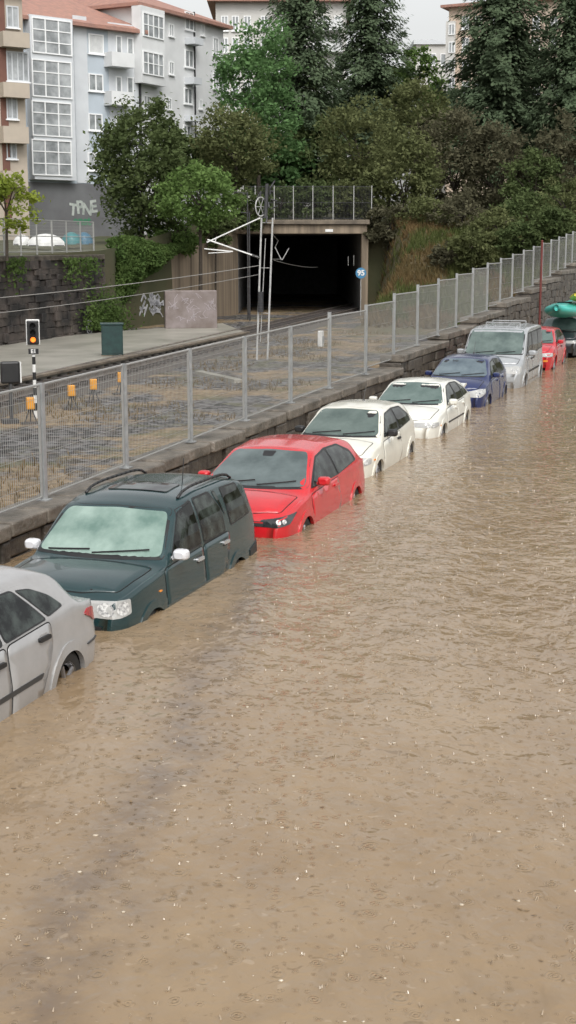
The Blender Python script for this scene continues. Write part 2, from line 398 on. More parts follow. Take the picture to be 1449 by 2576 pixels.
# ---------------------------------------------------------------- vehicles
CARZ = atan2(-D.y, -D.x)
def make_car(name, label, cat, S, t_front, sink, s_near=-5.82, group='vehicles parked along the low stone wall'):
    P = S['paint']; w2 = S['w'] / 2; yr = S['roofw'] / 2; belt = S['belt']
    root = thing(name, label, cat, ST(s_near - w2, t_front, -sink), CARZ, group)
    path = resample(rpath([Vector((a, b)) for a, b in S['prof']], S.get('rad', .13)), .05)
    xf = max(p.x for p in path); xr = min(p.x for p in path); zm = max(p.y for p in path)
    box = S.get('boxy', 1.0)
    def W(x):
        a = clamp((x - (xf - 1.0)) / 1.0); b = clamp(((xr + .8) - x) / .8)
        c = clamp((x - (xf - .22)) / .22); d = clamp(((xr + .2) - x) / .2)
        return w2 * (1 - box * .13 * a ** 2.4 - box * .07 * b ** 2.2 - .09 * c ** 2 - .06 * d ** 2)
    def section(x, zt):
        w = W(x); bz = tab(belt, x); zb = max(.16, min(bz, zt - .025))
        g = clamp((zt - bz) / (zm - bz)); gg = sm(0, .3, g)
        yt = (w - .05) + (yr - (w - .05)) * g
        cr = (zt - zb) * (1 - gg) + .055 * gg
        ze = zt - cr
        pts = []
        for k in range(13):
            f = k / 12; z = .15 + (zb - .15) * f
            y = w - .06 * max(0, (.55 - z) / .4) ** 2 - .03 * max(0, (z - .60) / max(.1, bz - .60)) ** 2 - .012 * sm(.66, .72, z)
            pts.append((y, z))
        y0, z0 = w - .045, zb
        for k in range(1, 8):
            f = k / 7
            pts.append((y0 + (yt - y0) * f + .02 * g * sin(pi * f), z0 + (max(ze - .03 * gg, z0) - z0) * f))
        yi = yt - .05 * gg
        pts.append((yt - .018 * gg, ze - .006 * gg))
        for k in range(0, 7):
            y = yi * (1 - k / 6); pts.append((y, ze + cr * (1 - (y / max(yt, .01)) ** 2.4)))
        return pts
    vs = []; m = None
    for p in path:
        s_ = section(p.x, max(p.y, .2)); m = len(s_)
        vs += [Vector((p.x, y, z)) for y, z in s_] + [Vector((p.x, -y, z)) for y, z in s_[-2::-1]]
    n = 2 * m - 1; fs = []
    for i in range(len(path) - 1):
        for j in range(n - 1): fs.append((i * n + j, (i + 1) * n + j, (i + 1) * n + j + 1, i * n + j + 1))
    bvh = BVHTree.FromPolygons(vs, fs)
    ax = [0.0, -S['wb']]; ar = S.get('arch', .36); az = .31
    keep = []
    for f in fs:
        c = sum((vs[i] for i in f), Vector()) / 4
        if abs(c.y) > .4 and any((c.x - a) ** 2 + (c.z - az) ** 2 < (ar - .02) ** 2 for a in ax): continue
        keep.append(f)
    MB().add(vs, keep).build('body', P, root, smooth=True)
    def pr(nm, pts, view, mt, off=.006, rad=.03, thick=.02, par=None, grid=.1):
        return project(bvh, pts, view, off, rad, thick, grid).build(nm, mt, par or root, smooth=False)
    def y_at(x, z):
        h = bvh.ray_cast(Vector((x, 5, z)), -Y3, 9)[0]
        return h.y if h else w2
    well = MB()
    for a in ax:
        for sg in (-1, 1):
            well.lathe([(.01, sg * .38), (ar + .04, sg * .38), (ar + .03, sg * (w2 - .05))], (a, 0, az), 'Y', 22)
    well.build('wheel_well', MT['gap'], root)
    for a in ax:
        for sg, vw in ((1, 'L'), (-1, 'R')):
            y1 = sg * (y_at(a, .7) - .02)
            ty = MB().lathe([(.19, y1 - sg * .02), (.27, y1), (.31, y1 - sg * .03), (.318, y1 - sg * .1), (.305, y1 - sg * .19), (.2, y1 - sg * .2)], (a, 0, az), 'Y', 26).build('wheel', MT['tyre'], root, smooth=True)
            rm = MB().lathe([(.2, y1 - sg * .015), (.185, y1 - sg * .05), (.17, y1 - sg * .06)], (a, 0, az), 'Y', 20).lathe([(.06, y1 - sg * .03), (.001, y1 - sg * .025)], (a, 0, az), 'Y', 12)
            for k in range(S.get('spokes', 7)):
                t = 2 * pi * k / S.get('spokes', 7)
                rm.bar((a, y1 - sg * .04, az), (a + .185 * cos(t), y1 - sg * .03, az + .185 * sin(t)), .024, .018, 5)
            rm.build('rim', MT['rim'], ty)
            ring = []
            for k in range(25):
                t = radians(-15 + 210 * k / 24); ring.append((a + (ar + .045) * cos(t), az + (ar + .045) * sin(t)))
            for k in range(24, -1, -1):
                t = radians(-15 + 210 * k / 24); ring.append((a + (ar - .045) * cos(t), az + (ar - .045) * sin(t)))
            pr('arch_lip', ring, vw, S.get('lipmat', P), .014, .004, .05, grid=.5)
    cx, cz = S['cowl']; fx, fz = S['rooff']
    yb = W(cx) - .05 - .07; yt = yr - .07
    ws = [(-yb, cz + .03), (0, cz + .015), (yb, cz + .03), (yt, fz - .045), (0, fz - .02), (-yt, fz - .045)]
    wsb = [(-yb - .035, cz + .0), (0, cz - .0), (yb + .035, cz + .0), (yt + .03, fz - .02), (0, fz - .002), (-yt - .03, fz - .02)]
    pr('windshield_seal', wsb, 'F', MT['black'], .004, .05, .02)
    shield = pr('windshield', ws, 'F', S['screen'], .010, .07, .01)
    if S.get('sensor'):
        pr('mirror_mount', [(-.10, fz - .04), (.10, fz - .04), (.08, fz - .10), (-.08, fz - .10)], 'F', MT['black'], .014, .02, .01, shield)
    for (ya, yb_, lift) in S.get('wipers', [(-.5, .02, .05), (.08, .62, .05)]):
        mb = MB(); pp = []
        for k in range(7):
            y = ya + (yb_ - ya) * k / 6; z = cz + .035 + lift * k / 6
            h = bvh.ray_cast(Vector((6, y, z)), -X3, 12)[0]
            if h: pp.append(h + Vector((.02, 0, .012)))
        mb.path(pp, .009, 5).build('wiper', MT['black'], root)
    hx = S.get('hoodfront', xf - .12)
    def hoodpoly(e):
        xs_ = [cx + .10 - e, cx + .3, .05, .3, hx - .10]
        L_ = [(x, W(x) - .145 + e) for x in xs_]
        return L_ + [(hx + e, .34), (hx + e, -.34)] + [(x, -y) for x, y in L_[::-1]]
    hood = pr('hood', hoodpoly(0), 'T', P, .007, .06, .004)
    pr('hood_gap', hoodpoly(.011), 'T', MT['gap'], .003, .06, .004, hood)
    for p in hood.data.polygons: p.use_smooth = True
    for vw, sg in (('L', 1), ('R', -1)):
        if S.get('dlo'): pr('window_surround', S['dlo'], vw, S.get('surround', MT['black']), .004, .05, .02)
        for q in S['wins']:
            if S.get('surround'):
                qx = sum(p[0] for p in q) / len(q); qz = sum(p[1] for p in q) / len(q)
                pr('window_seal', [(p[0] + (p[0] - qx) * .06, p[1] + (p[1] - qz) * .09) for p in q], vw, MT['black'], .0065, .045, .01)
            pr('side_window', q, vw, MT['sideglass'], .009, .045, .01)
        for q, hx_, hz in S['doors']:
            cxm = sum(p[0] for p in q) / len(q); czm = sum(p[1] for p in q) / len(q)
            g = [(p[0] + (.010 if p[0] > cxm else -.010), p[1] + (.010 if p[1] > czm else -.010)) for p in q]
            dr = pr('door', q, vw, P, .007, .07, .004)
            for p in dr.data.polygons: p.use_smooth = True
            pr('door_gap', g, vw, MT['gap'], .003, .07, .004, dr)
            if hx_ is not None:
                pr('handle_recess', [(hx_ - .085, hz - .045), (hx_ + .085, hz - .045), (hx_ + .085, hz + .04), (hx_ - .085, hz + .04)], vw, MT['black'] if S.get('handle') == MT['chrome'] else P, .010, .04, .01, dr)
                pr('handle', [(hx_ - .10, hz - .022), (hx_ + .10, hz - .018), (hx_ + .10, hz + .022), (hx_ - .10, hz + .018)], vw, S.get('handle', MT['black']), .035, .02, .03, dr)
        for (q, mt, nm) in S.get('side', []): pr(nm, q, vw, mt, .013, .02, .02)
        mx, mz = S['mirror']; my = y_at(mx, mz); k = S.get('mirsize', 1)
        mm = MB(); vs2 = []; nn = 16
        for (dx, sc) in ((-.045, 1.0), (0.0, 1.0), (.04, .88), (.07, .55)):
            for i in range(nn):
                t = 2 * pi * i / nn; ct, st2 = cos(t), sin(t)
                ct = math.copysign(abs(ct) ** .55, ct); st2 = math.copysign(abs(st2) ** .6, st2)
                vs2.append((mx + dx, sg * (my + .11 * k + .095 * k * sc * ct), mz + .035 + .065 * k * sc * st2))
        fs2 = [(r * nn + i, r * nn + (i + 1) % nn, (r + 1) * nn + (i + 1) % nn, (r + 1) * nn + i) for r in range(3) for i in range(nn)] + [tuple(range(3 * nn, 4 * nn)), tuple(range(nn))]
        mm.add(vs2, fs2).bar((mx, sg * (my - .02), mz - .02), (mx, sg * (my + .06), mz + .01), .03, .025)
        mo = mm.build('side_mirror', S.get('mirmat', P), root, smooth=False)
        MB().add([(mx - .047, sg * (my + .11 * k + a * .08 * k), mz + .035 + b * .052 * k) for a, b in ((-1, -1), (1, -1), (1, 1), (-1, 1))], [(0, 1, 2, 3)]).build('mirror_glass', MT['sideglass'], mo)
        for (q, mt, nm) in S.get('lights', []):
            q2 = [(x, y * sg, z) for x, y, z in q]
            lo = pr(nm, q2, sg * S.get('lang', radians(38)), mt, .008, .025, .02, grid=.06)
            if nm == 'headlight':
                c0 = sum((Vector(p) for p in q2), Vector()) / len(q2)
                o = Vector((cos(sg * .66), sin(sg * .66), 0)); tv = Vector((-sin(sg * .66), cos(sg * .66), 0)); h = bvh.ray_cast(c0 + o * 3, -o, 6)[0]
                if h:
                    rr_ = S.get('reflr', .045)
                    for dd in (-1.35 * rr_, 1.35 * rr_):
                        c1 = h + tv * dd
                        ring_ = []
                        for i in range(14):
                            t = 2 * pi * i / 14; pt_ = c1 + tv * rr_ * 1.15 * cos(t) + Z3 * rr_ * sin(t)
                            h2 = bvh.ray_cast(pt_ + o * 3, -o, 6)[0]; ring_.append((h2 or pt_) + o * .014)
                        MB().add(ring_, [tuple(range(14))]).build('reflector', MT['reflector'], lo)
        if S.get('tail'):
            pr('taillight', S['tail'], vw, MT['redlens'], .014, .04, .03, grid=.06)
    for (q, vw, mt, nm) in S.get('front', []): pr(nm, q, vw, mt, .01, .015, .02)
    rz0, rz1 = S.get('rearglass', (S['belt'][0][1] + .08, zm - .14))
    pr('rear_window', [(-yr + .05, rz0), (yr - .05, rz0), (yr - .14, rz1), (-yr + .14, rz1)], 'B', MT['sideglass'], .008, .05)
    if S.get('antenna'):
        axx = S['antenna']; h = bvh.ray_cast(Vector((axx, 0, 4)), -Z3, 9)[0]
        MB().bar(h, h + Vector((-.18, 0, .30)), .006, .003, 5).lathe([(.03, 0), (.015, .03)], h, 'Z', 8).build('antenna', MT['black'], root)
    return root, bvh, W, y_at

P_silver = paint('silver_paint', (.365, .36, .355), .15); P_green = paint('dark_green_paint', (.007, .032, .035), .0)
P_red = paint('red_paint', (.56, .014, .020)); P_cream = paint('cream_paint', (.72, .70, .61)); P_white = paint('off_white_paint', (.73, .72, .65))
P_blue = paint('navy_paint', (.010, .020, .088), .0); P_van = paint('silver_van_paint', (.38, .395, .405), .15); P_red2 = paint('deep_red_paint', (.50, .015, .025))
P_dark = paint('charcoal_paint', (.03, .035, .04))

suv = dict(paint=P_green, w=1.75, roofw=1.38, wb=2.62, arch=.38, rad=.11, boxy=.8, reflr=.07,
    prof=[(-3.46, .25), (-3.52, .75), (-3.47, 1.0), (-3.39, 1.20), (-3.20, 1.58), (-2.7, 1.645), (-1.8, 1.66), (-1.35, 1.63), (-1.0, 1.55), (-.36, 1.07), (.25, 1.03), (.58, .975), (.70, .88), (.745, .7), (.76, .5), (.70, .25)],
    belt=[(-3.5, 1.06), (-.4, 1.01), (.2, .955), (.7, .87)], cowl=(-.36, 1.07), rooff=(-1.0, 1.55),
    screen=glass('pale_sky_tint_windshield', (.105, .175, .148), (.28, .37, .325)), wipers=[(-.62, -.1, .03), (-.05, .6, .05)],  # pale mint puts the reflected sky into the base colour
    dlo=[(-.50, 1.03), (-1.05, 1.535), (-1.5, 1.58), (-2.9, 1.565), (-3.10, 1.5), (-3.26, 1.1), (-3.16, 1.06)],
    surround=P_green,
    wins=[[(-.60, 1.06), (-1.06, 1.50), (-1.44, 1.55), (-1.46, 1.06)], [(-1.56, 1.06), (-1.54, 1.555), (-2.02, 1.555), (-2.24, 1.32), (-2.24, 1.06)], [(-2.12, 1.545), (-2.22, 1.545), (-2.33, 1.25), (-2.30, 1.27)], [(-2.46, 1.10), (-2.40, 1.545), (-2.94, 1.525), (-3.16, 1.13)]],
    doors=[([(-.36, .40), (-.36, .99), (-1.49, 1.02), (-1.49, .40)], -1.34, .90), ([(-1.52, .40), (-1.52, 1.02), (-2.38, 1.03), (-2.34, .78), (-2.12, .55), (-2.02, .40)], -2.2, .93)],
    handle=MT['chrome'], mirror=(-.62, 1.07), mirmat=mat('mirror_light_shell', (.62, .62, .64), ro=.25, coat=.5), mirsize=.95, lipmat=P_green,
    lights=[([(.76, .46, .70), (.74, .46, .865), (.62, .72, .875), (.52, .84, .86), (.52, .85, .71), (.64, .76, .69)], MT['lens'], 'headlight')],
    front=[([(-.42, .71), (.42, .71), (.40, .845), (-.40, .845)], 'F', MT['gap'], 'grille'), ([(.24, .70), (.35, .70), (.46, .87), (.36, .87)], 'F', MT['chrome'], 'grille_trim'), ([(-.24, .70), (-.35, .70), (-.46, .87), (-.36, .87)], 'F', MT['chrome'], 'grille_trim'),
           ([(-.6, .57), (.6, .57), (.6, .61), (-.6, .61)], 'F', MT['black'], 'bumper_insert')],
    side=[([(-.34, .55), (-.34, .60), (-2.05, .60), (-2.05, .55)], P_green, 'side_moulding'), ([(-3.05, .50), (-3.05, .66), (-3.48, .72), (-3.48, .50)], MT['black'], 'rear_bumper'), ([(-.22, .78), (-.16, .78), (-.16, .80), (-.22, .80)], MT['orange'], 'side_repeater')])
golf = dict(paint=P_red, w=1.79, roofw=1.26, wb=2.63, arch=.36, sensor=True, reflr=.032, rad=.10, boxy=.85,
    prof=[(-3.36, .25), (-3.40, .6), (-3.36, .88), (-3.22, 1.05), (-2.92, 1.34), (-2.6, 1.42), (-1.75, 1.465), (-1.1, 1.42), (-.08, .965), (.35, .91), (.68, .82), (.81, .73), (.86, .60), (.87, .42), (.80, .25)],
    belt=[(-3.3, .98), (-2.4, .97), (-.4, .915), (.2, .85), (.8, .70)], cowl=(-.08, .965), rooff=(-1.1, 1.42), screen=glass('grey_windshield', (.055, .075, .075), (.125, .155, .155)),
    dlo=[(-.36, .95), (-1.08, 1.315), (-1.6, 1.37), (-2.25, 1.35), (-2.68, 1.2), (-2.78, 1.03), (-1.7, .96)],
    wins=[[(-.46, .965), (-1.09, 1.295), (-1.56, 1.345), (-1.62, .965)], [(-1.70, .97), (-1.65, 1.345), (-2.22, 1.325), (-2.6, 1.17), (-2.66, 1.04)]],
    doors=[([(-.30, .32), (-.30, .88), (-1.66, .93), (-1.72, .5), (-1.60, .32)], -1.48, .84)], handle=P_red, mirror=(-.66, .985),
    lights=[([(.87, .47, .61), (.80, .66, .60), (.64, .84, .63), (.42, .91, .755), (.62, .81, .745), (.82, .48, .70)], MT['lensdark'], 'headlight')],
    front=[([(-.52, .61), (.52, .61), (.52, .675), (-.52, .675)], 'F', MT['black'], 'grille'), ([(-.52, .655), (.52, .655), (.52, .666), (-.52, .666)], 'F', P_red, 'grille_strip'), ([(-.065, .61), (.065, .61), (.065, .705), (-.065, .705)], 'F', MT['chrome'], 'badge'), ([(-.55, .33), (.55, .33), (.5, .46), (-.5, .46)], 'F', MT['gap'], 'lower_grille')])
ibiza = dict(paint=P_cream, w=1.64, roofw=1.20, wb=2.44, arch=.34,
    prof=[(-3.02, .25), (-3.07, .6), (-3.02, .86), (-2.92, 1.0), (-2.58, 1.33), (-2.3, 1.395), (-1.5, 1.425), (-1.0, 1.385), (-.16, .945), (.3, .88), (.60, .76), (.70, .66), (.76, .5), (.74, .25)],
    belt=[(-3.0, .95), (-.4, .89), (.2, .80), (.7, .64)], cowl=(-.16, .945), rooff=(-1.0, 1.385), screen=glass('green_grey_windshield', (.055, .08, .072), (.12, .155, .14)),
    dlo=[(-.46, .92), (-1.02, 1.29), (-1.55, 1.335), (-2.15, 1.31), (-2.52, 1.12), (-2.55, 1.0), (-1.6, .935)],
    wins=[[(-.54, .935), (-1.02, 1.27), (-1.48, 1.31), (-1.54, .935)], [(-1.63, .945), (-1.58, 1.31), (-2.1, 1.285), (-2.44, 1.1), (-2.45, 1.01)]],
    doors=[([(-.34, .30), (-.34, .86), (-1.60, .91), (-1.66, .5), (-1.5, .30)], -1.42, .80)], mirror=(-.66, .95), mirmat=MT['black'],
    lights=[([(.74, .40, .58), (.70, .40, .68), (.58, .66, .70), (.42, .78, .68), (.45, .79, .59), (.6, .68, .57)], MT['lens'], 'headlight')],
    front=[([(-.36, .59), (.36, .59), (.34, .66), (-.34, .66)], 'F', MT['gap'], 'grille'), ([(.52, .42), (.66, .42), (.66, .48), (.52, .48)], 'F', MT['orange'], 'turn_lamp')],
    side=[([(.33, .62), (.33, .65), (.25, .65), (.25, .62)], MT['orange'], 'side_repeater')], antenna=-1.9)
escort = dict(paint=P_white, w=1.69, roofw=1.22, wb=2.52, arch=.34,
    prof=[(-3.28, .25), (-3.34, .65), (-3.28, .90), (-3.14, .99), (-2.62, 1.27), (-2.3, 1.345), (-1.5, 1.395), (-1.02, 1.365), (-.2, .935), (.3, .87), (.62, .76), (.72, .66), (.79, .5), (.77, .25)],
    belt=[(-3.2, .94), (-.4, .88), (.2, .80), (.7, .65)], cowl=(-.2, .935), rooff=(-1.02, 1.365), screen=glass('green_windshield', (.06, .095, .085), (.13, .175, .16)),
    dlo=[(-.48, .91), (-1.04, 1.27), (-1.5, 1.315), (-2.1, 1.285), (-2.72, 1.06), (-2.78, .97), (-1.6, .925)],
    wins=[[(-.56, .925), (-1.04, 1.25), (-1.36, 1.285), (-1.40, .925)], [(-1.50, .93), (-1.47, 1.29), (-2.0, 1.265), (-2.2, .94)], [(-2.28, .95), (-2.12, 1.24), (-2.62, 1.05), (-2.66, .98)]],
    doors=[([(-.34, .30), (-.34, .85), (-1.44, .89), (-1.44, .30)], -1.28, .80), ([(-1.47, .30), (-1.47, .89), (-2.3, .91), (-2.26, .7), (-2.05, .45), (-1.95, .30)], -2.12, .82)], handle=P_white, mirror=(-.64, .94),
    lights=[([(.75, .34, .575), (.71, .34, .665), (.58, .62, .675), (.40, .80, .66), (.42, .82, .58), (.62, .7, .565)], MT['lens'], 'headlight')],
    front=[([(-.22, .58), (.22, .58), (.2, .66), (-.2, .66)], 'F', MT['gap'], 'grille')],
    side=[([(-.36, .55), (-.36, .585), (-2.05, .59), (-2.05, .555)], MT['black'], 'side_moulding'), ([(.30, .56), (.30, .59), (.2, .59), (.2, .56)], MT['orange'], 'side_repeater')])
blueh = dict(paint=P_blue, w=1.66, roofw=1.20, wb=2.45, arch=.34,
    prof=[(-3.02, .25), (-3.07, .6), (-3.02, .90), (-2.92, 1.02), (-2.62, 1.36), (-2.3, 1.435), (-1.5, 1.465), (-1.0, 1.42), (-.1, .99), (.3, .91), (.58, .78), (.67, .66), (.72, .5), (.70, .25)],
    belt=[(-3.0, .98), (-.4, .92), (.2, .82), (.7, .64)], cowl=(-.1, .99), rooff=(-1.0, 1.42), screen=glass('blue_grey_windshield', (.06, .085, .105), (.14, .18, .20)),
    dlo=[(-.42, .95), (-1.02, 1.31), (-1.5, 1.365), (-2.1, 1.34), (-2.5, 1.12), (-2.5, 1.02), (-1.6, .96)],
    wins=[[(-.5, .965), (-1.02, 1.29), (-1.38, 1.335), (-1.42, .965)], [(-1.5, .97), (-1.47, 1.34), (-2.05, 1.31), (-2.4, 1.1), (-2.4, 1.02)]],
    doors=[([(-.32, .30), (-.32, .88), (-1.44, .93), (-1.44, .30)], -1.28, .84), ([(-1.47, .30), (-1.47, .93), (-2.25, .95), (-2.2, .7), (-2.0, .45), (-1.9, .30)], -2.1, .86)], handle=P_blue, mirror=(-.62, .98),
    lights=[([(.70, .36, .57), (.62, .38, .70), (.45, .66, .76), (.28, .80, .75), (.4, .80, .64), (.58, .66, .56)], MT['lens'], 'headlight')],
    front=[([(-.3, .56), (.3, .56), (.28, .62), (-.28, .62)], 'F', MT['gap'], 'grille')], antenna=-2.2)
van = dict(paint=P_van, w=1.88, roofw=1.64, wb=3.0, arch=.36, rad=.16, boxy=.8,
    prof=[(-3.78, .25), (-3.83, 1.0), (-3.78, 1.6), (-3.66, 1.83), (-3.0, 1.875), (-1.4, 1.885), (-.72, 1.82), (.14, 1.13), (.46, 1.02), (.70, .86), (.82, .6), (.84, .4), (.8, .25)],
    belt=[(-3.8, 1.10), (-.2, 1.05), (.3, .93), (.75, .74)], cowl=(.14, 1.13), rooff=(-.72, 1.82), screen=glass('van_windshield', (.055, .08, .075), (.135, .175, .16)),
    dlo=[(-.22, 1.08), (-.80, 1.71), (-3.5, 1.73), (-3.6, 1.13), (-1.0, 1.08)],
    wins=[[(-.36, 1.10), (-.82, 1.68), (-1.22, 1.68), (-1.24, 1.10)], [(-1.36, 1.12), (-1.36, 1.69), (-2.44, 1.69), (-2.44, 1.14)], [(-2.54, 1.14), (-2.54, 1.69), (-3.42, 1.68), (-3.5, 1.17)]],
    doors=[([(-.42, .35), (-.36, .9), (-.30, 1.04), (-1.29, 1.06), (-1.29, .35)], -1.15, .96), ([(-1.33, .35), (-1.33, 1.06), (-2.48, 1.08), (-2.48, .7), (-2.48, .35)], -1.5, .97)], mirror=(-.42, 1.12), mirsize=1.25, mirmat=P_van,
    lights=[([(.82, .46, .66), (.74, .46, .82), (.62, .72, .86), (.46, .86, .84), (.5, .88, .7), (.7, .78, .64)], MT['lens'], 'headlight')],
    front=[([(-.44, .66), (.44, .66), (.40, .84), (-.40, .84)], 'F', MT['black'], 'grille'), ([(-.8, .42), (.8, .42), (.8, .56), (-.8, .56)], 'F', MT['steel'], 'bumper_face')], hoodfront=.62,
    side=[([(-.45, .60), (-.45, .66), (-2.5, .66), (-2.5, .60)], MT['black'], 'side_moulding')])
megane = dict(paint=P_silver, w=1.77, roofw=1.20, wb=2.625, arch=.355, spokes=5, rad=.09, boxy=.9,
    prof=[(-3.28, .25), (-3.35, .55), (-3.35, .84), (-3.27, .98), (-3.10, 1.05), (-2.92, 1.12), (-2.78, 1.33), (-2.58, 1.405), (-1.8, 1.45), (-1.1, 1.43), (-.05, .97), (.35, .90), (.60, .78), (.72, .66), (.78, .5), (.75, .25)],
    belt=[(-3.3, .96), (-2.9, 1.0), (-2.4, .99), (-.4, .92), (.2, .82), (.7, .66)], cowl=(-.05, .97), rooff=(-1.1, 1.43), screen=glass('dark_windshield', (.04, .05, .05), (.09, .11, .11)),
    dlo=[(-.36, .96), (-1.1, 1.32), (-1.6, 1.36), (-2.2, 1.33), (-2.55, 1.22), (-2.72, 1.06), (-1.7, .985)], surround=P_silver,
    wins=[[(-.5, .985), (-1.1, 1.29), (-1.46, 1.325), (-1.49, .99)], [(-1.56, .995), (-1.53, 1.325), (-2.0, 1.31), (-2.26, 1.02)], [(-2.32, 1.03), (-2.07, 1.30), (-2.28, 1.27), (-2.48, 1.18), (-2.62, 1.06)]],
    doors=[([(-.32, .30), (-.32, .88), (-1.52, .955), (-1.52, .30)], -1.36, .84), ([(-1.55, .30), (-1.55, .955), (-2.32, .98), (-2.32, .75), (-2.14, .5), (-2.05, .30)], -2.16, .87)], mirror=(-.62, .98),
    side=[([(-.36, .52), (-.36, .565), (-2.10, .575), (-2.06, .53)], MT['greytrim'], 'side_moulding'), ([(-3.0, .58), (-3.0, .595), (-3.26, .605), (-3.26, .59)], MT['greytrim'], 'bumper_strip')],
    tail=[(-2.99, .875), (-3.08, .915), (-3.21, .905), (-3.31, .85), (-3.32, .76), (-3.22, .76), (-3.13, .82)],
    lights=[([(.72, .40, .57), (.66, .42, .68), (.5, .68, .74), (.3, .82, .74), (.42, .82, .62), (.6, .68, .57)], MT['lens'], 'headlight')], antenna=-2.2)
redfar = dict(ibiza); redfar.update(paint=P_red2, screen=escort['screen'], mirmat=P_red2, antenna=None)
wagon = dict(escort); wagon.update(paint=P_dark, mirmat=P_dark, handle=P_dark, prof=[(-3.4, .25), (-3.45, .7), (-3.38, 1.0), (-3.15, 1.36), (-2.6, 1.42), (-1.5, 1.43), (-1.02, 1.39), (-.2, .95), (.3, .88), (.62, .77), (.72, .66), (.79, .5), (.77, .25)], rooff=(-1.02, 1.39))

make_car('parked_car', 'silver five-door hatchback in the lower left corner, cut off by the picture edge', 'car', megane, 8.45, .37, -5.72)
r_suv, b_suv, W_suv, y_suv = make_car('parked_car', 'dark green off-road wagon with roof rails and a pale sky-tinted windscreen', 'car', suv, 13.36, .57, -5.87)
for sg in (-1, 1):
    mb = MB(); pts = []
    for k in range(14):
        x = -1.35 - 1.75 * k / 13; y = sg * .585
        h = b_suv.ray_cast(Vector((x, y, 4)), -Z3, 9)[0]
        pts.append(h + Vector((0, 0, .012 + .045 * min(1, 3.5 * sin(pi * k / 13)))))
    mb.path(pts, .018, 6).build('roof_rail', MT['black'], r_suv, smooth=True)
project(b_suv, [(-1.5, -.38), (-1.5, .38), (-1.95, .38), (-1.95, -.38)], 'T', .012, .05, .02).build('sunroof', MT['sideglass'], r_suv)
MB().lathe([(.34, -3.53), (.36, -3.59), (.34, -3.73), (.1, -3.75), (.01, -3.75)], (0, 0, .95), 'X', 22).build('spare_wheel', MT['tyre'], r_suv, smooth=True)
h = b_suv.ray_cast(Vector((-2.2, .3, 4)), -Z3, 9)[0]
MB().bar(h, h + Vector((-.05, 0, .28)), .006).build('antenna', MT['black'], r_suv)
make_car('parked_car', 'bright red three-door hatchback just behind the dark green off-road wagon', 'car', golf, 18.40, .46, -5.72)
make_car('parked_car', 'cream three-door hatchback with black door mirror, right behind the bright red car', 'car', ibiza, 23.40, .36, -5.95)
r_esc, b_esc, W_e, y_e = make_car('parked_car', 'off-white five-door car with a rear spoiler, behind the cream three-door', 'car', escort, 28.75, .35, -5.92)
sp = MB()
sp.prism([(-2.98, 1.08), (-3.30, 1.13), (-3.32, 1.10), (-3.0, 1.04)], lambda u, v, d: Vector((u, d, v)), -.66, .66)
for sg in (-1, 1): sp.box((-3.12, sg * .6, 1.03), (.16, .06, .12))
sp.build('rear_spoiler', P_white, r_esc, bevel=.01)
make_car('parked_car', 'navy blue small hatchback between the off-white car and the silver van', 'car', blueh, 34.6, .32, -6.0)
r_van, b_van, W_v, y_v = make_car('parked_van', 'silver passenger van with a roof rack, tallest vehicle of the row', 'van', van, 39.7, .25, -5.86)
rk = MB()
for x in (-1.5, -2.6): rk.path([Vector((x, -.5, 1.85)), Vector((x, -.5, 1.95)), Vector((x, .5, 1.95)), Vector((x, .5, 1.85))], .016)
rk.build('roof_rack', MT['steel'], r_van)
for y in (-.45, -.2, .2, .45):
    pts = []
    for k in range(9):
        h = b_van.ray_cast(Vector((-1.0 - 2.5 * k / 8, y, 4)), -Z3, 9)[0]
        pts.append(h + Vector((0, 0, .004)))
    MB().path(pts, .012, 5).build('roof_rib', P_van, r_van)
make_car('parked_car', 'small red hatchback half hidden behind the silver van', 'car', redfar, 45.7, .15, -5.8)
r_w, b_w, W_w, y_w = make_car('parked_car', 'dark grey car carrying kayaks on its roof at the right picture edge', 'car', wagon, 51.0, .05, -5.55)

def kayak(label, s, t0, z, L, wd, ht, mt, yaw=0.0):
    root = thing('kayak', label, 'kayak', ST(s, t0, z), CARZ + yaw, 'kayaks tied on a car roof')
    mb = MB(); n = 28; m = 14; vs = []
    for i in range(n + 1):
        f = i / n; x = -L * f; k = max(.02, sin(pi * f)) ** .55; up = .16 * abs(2 * f - 1) ** 3
        for j in range(m):
            a = 2 * pi * j / m
            vs.append((x, wd / 2 * k * cos(a), ht / 2 + up + ht / 2 * (.35 + .65 * k) * sin(a) * (.9 if sin(a) < 0 else .8)))
    fs = [(i * m + j, i * m + (j + 1) % m, (i + 1) * m + (j + 1) % m, (i + 1) * m + j) for i in range(n) for j in range(m)]
    fs += [tuple(range(m)), tuple(range(n * m, n * m + m))]
    mb.add(vs, fs).build('hull', mt, root, smooth=True)
    MB().lathe([(.25, .0), (.27, .05), (.22, .05)], (-L * .5, 0, ht * .86), 'Z', 18).build('cockpit_rim', MT['black'], root)
    return root
kayak('teal kayak with its bow pointing at the camera on the dark car roof', -6.25, 48.9, 1.36, 4.4, 1.35, .62, mat('teal_hull', (.06, .42, .36), (.04, .33, .29), sc=2, ro=.3))
kayak('yellow kayak lying on top of the teal kayak', -5.75, 50.0, 1.92, 3.8, .75, .34, mat('yellow_hull', (.66, .58, .08), (.52, .46, .06), sc=2, ro=.3))
kayak('white kayak beside the yellow one, furthest right on the car roof', -5.25, 50.6, 1.80, 3.6, .6, .40, mat('white_hull', (.62, .68, .70), (.5, .58, .62), sc=2, ro=.3))

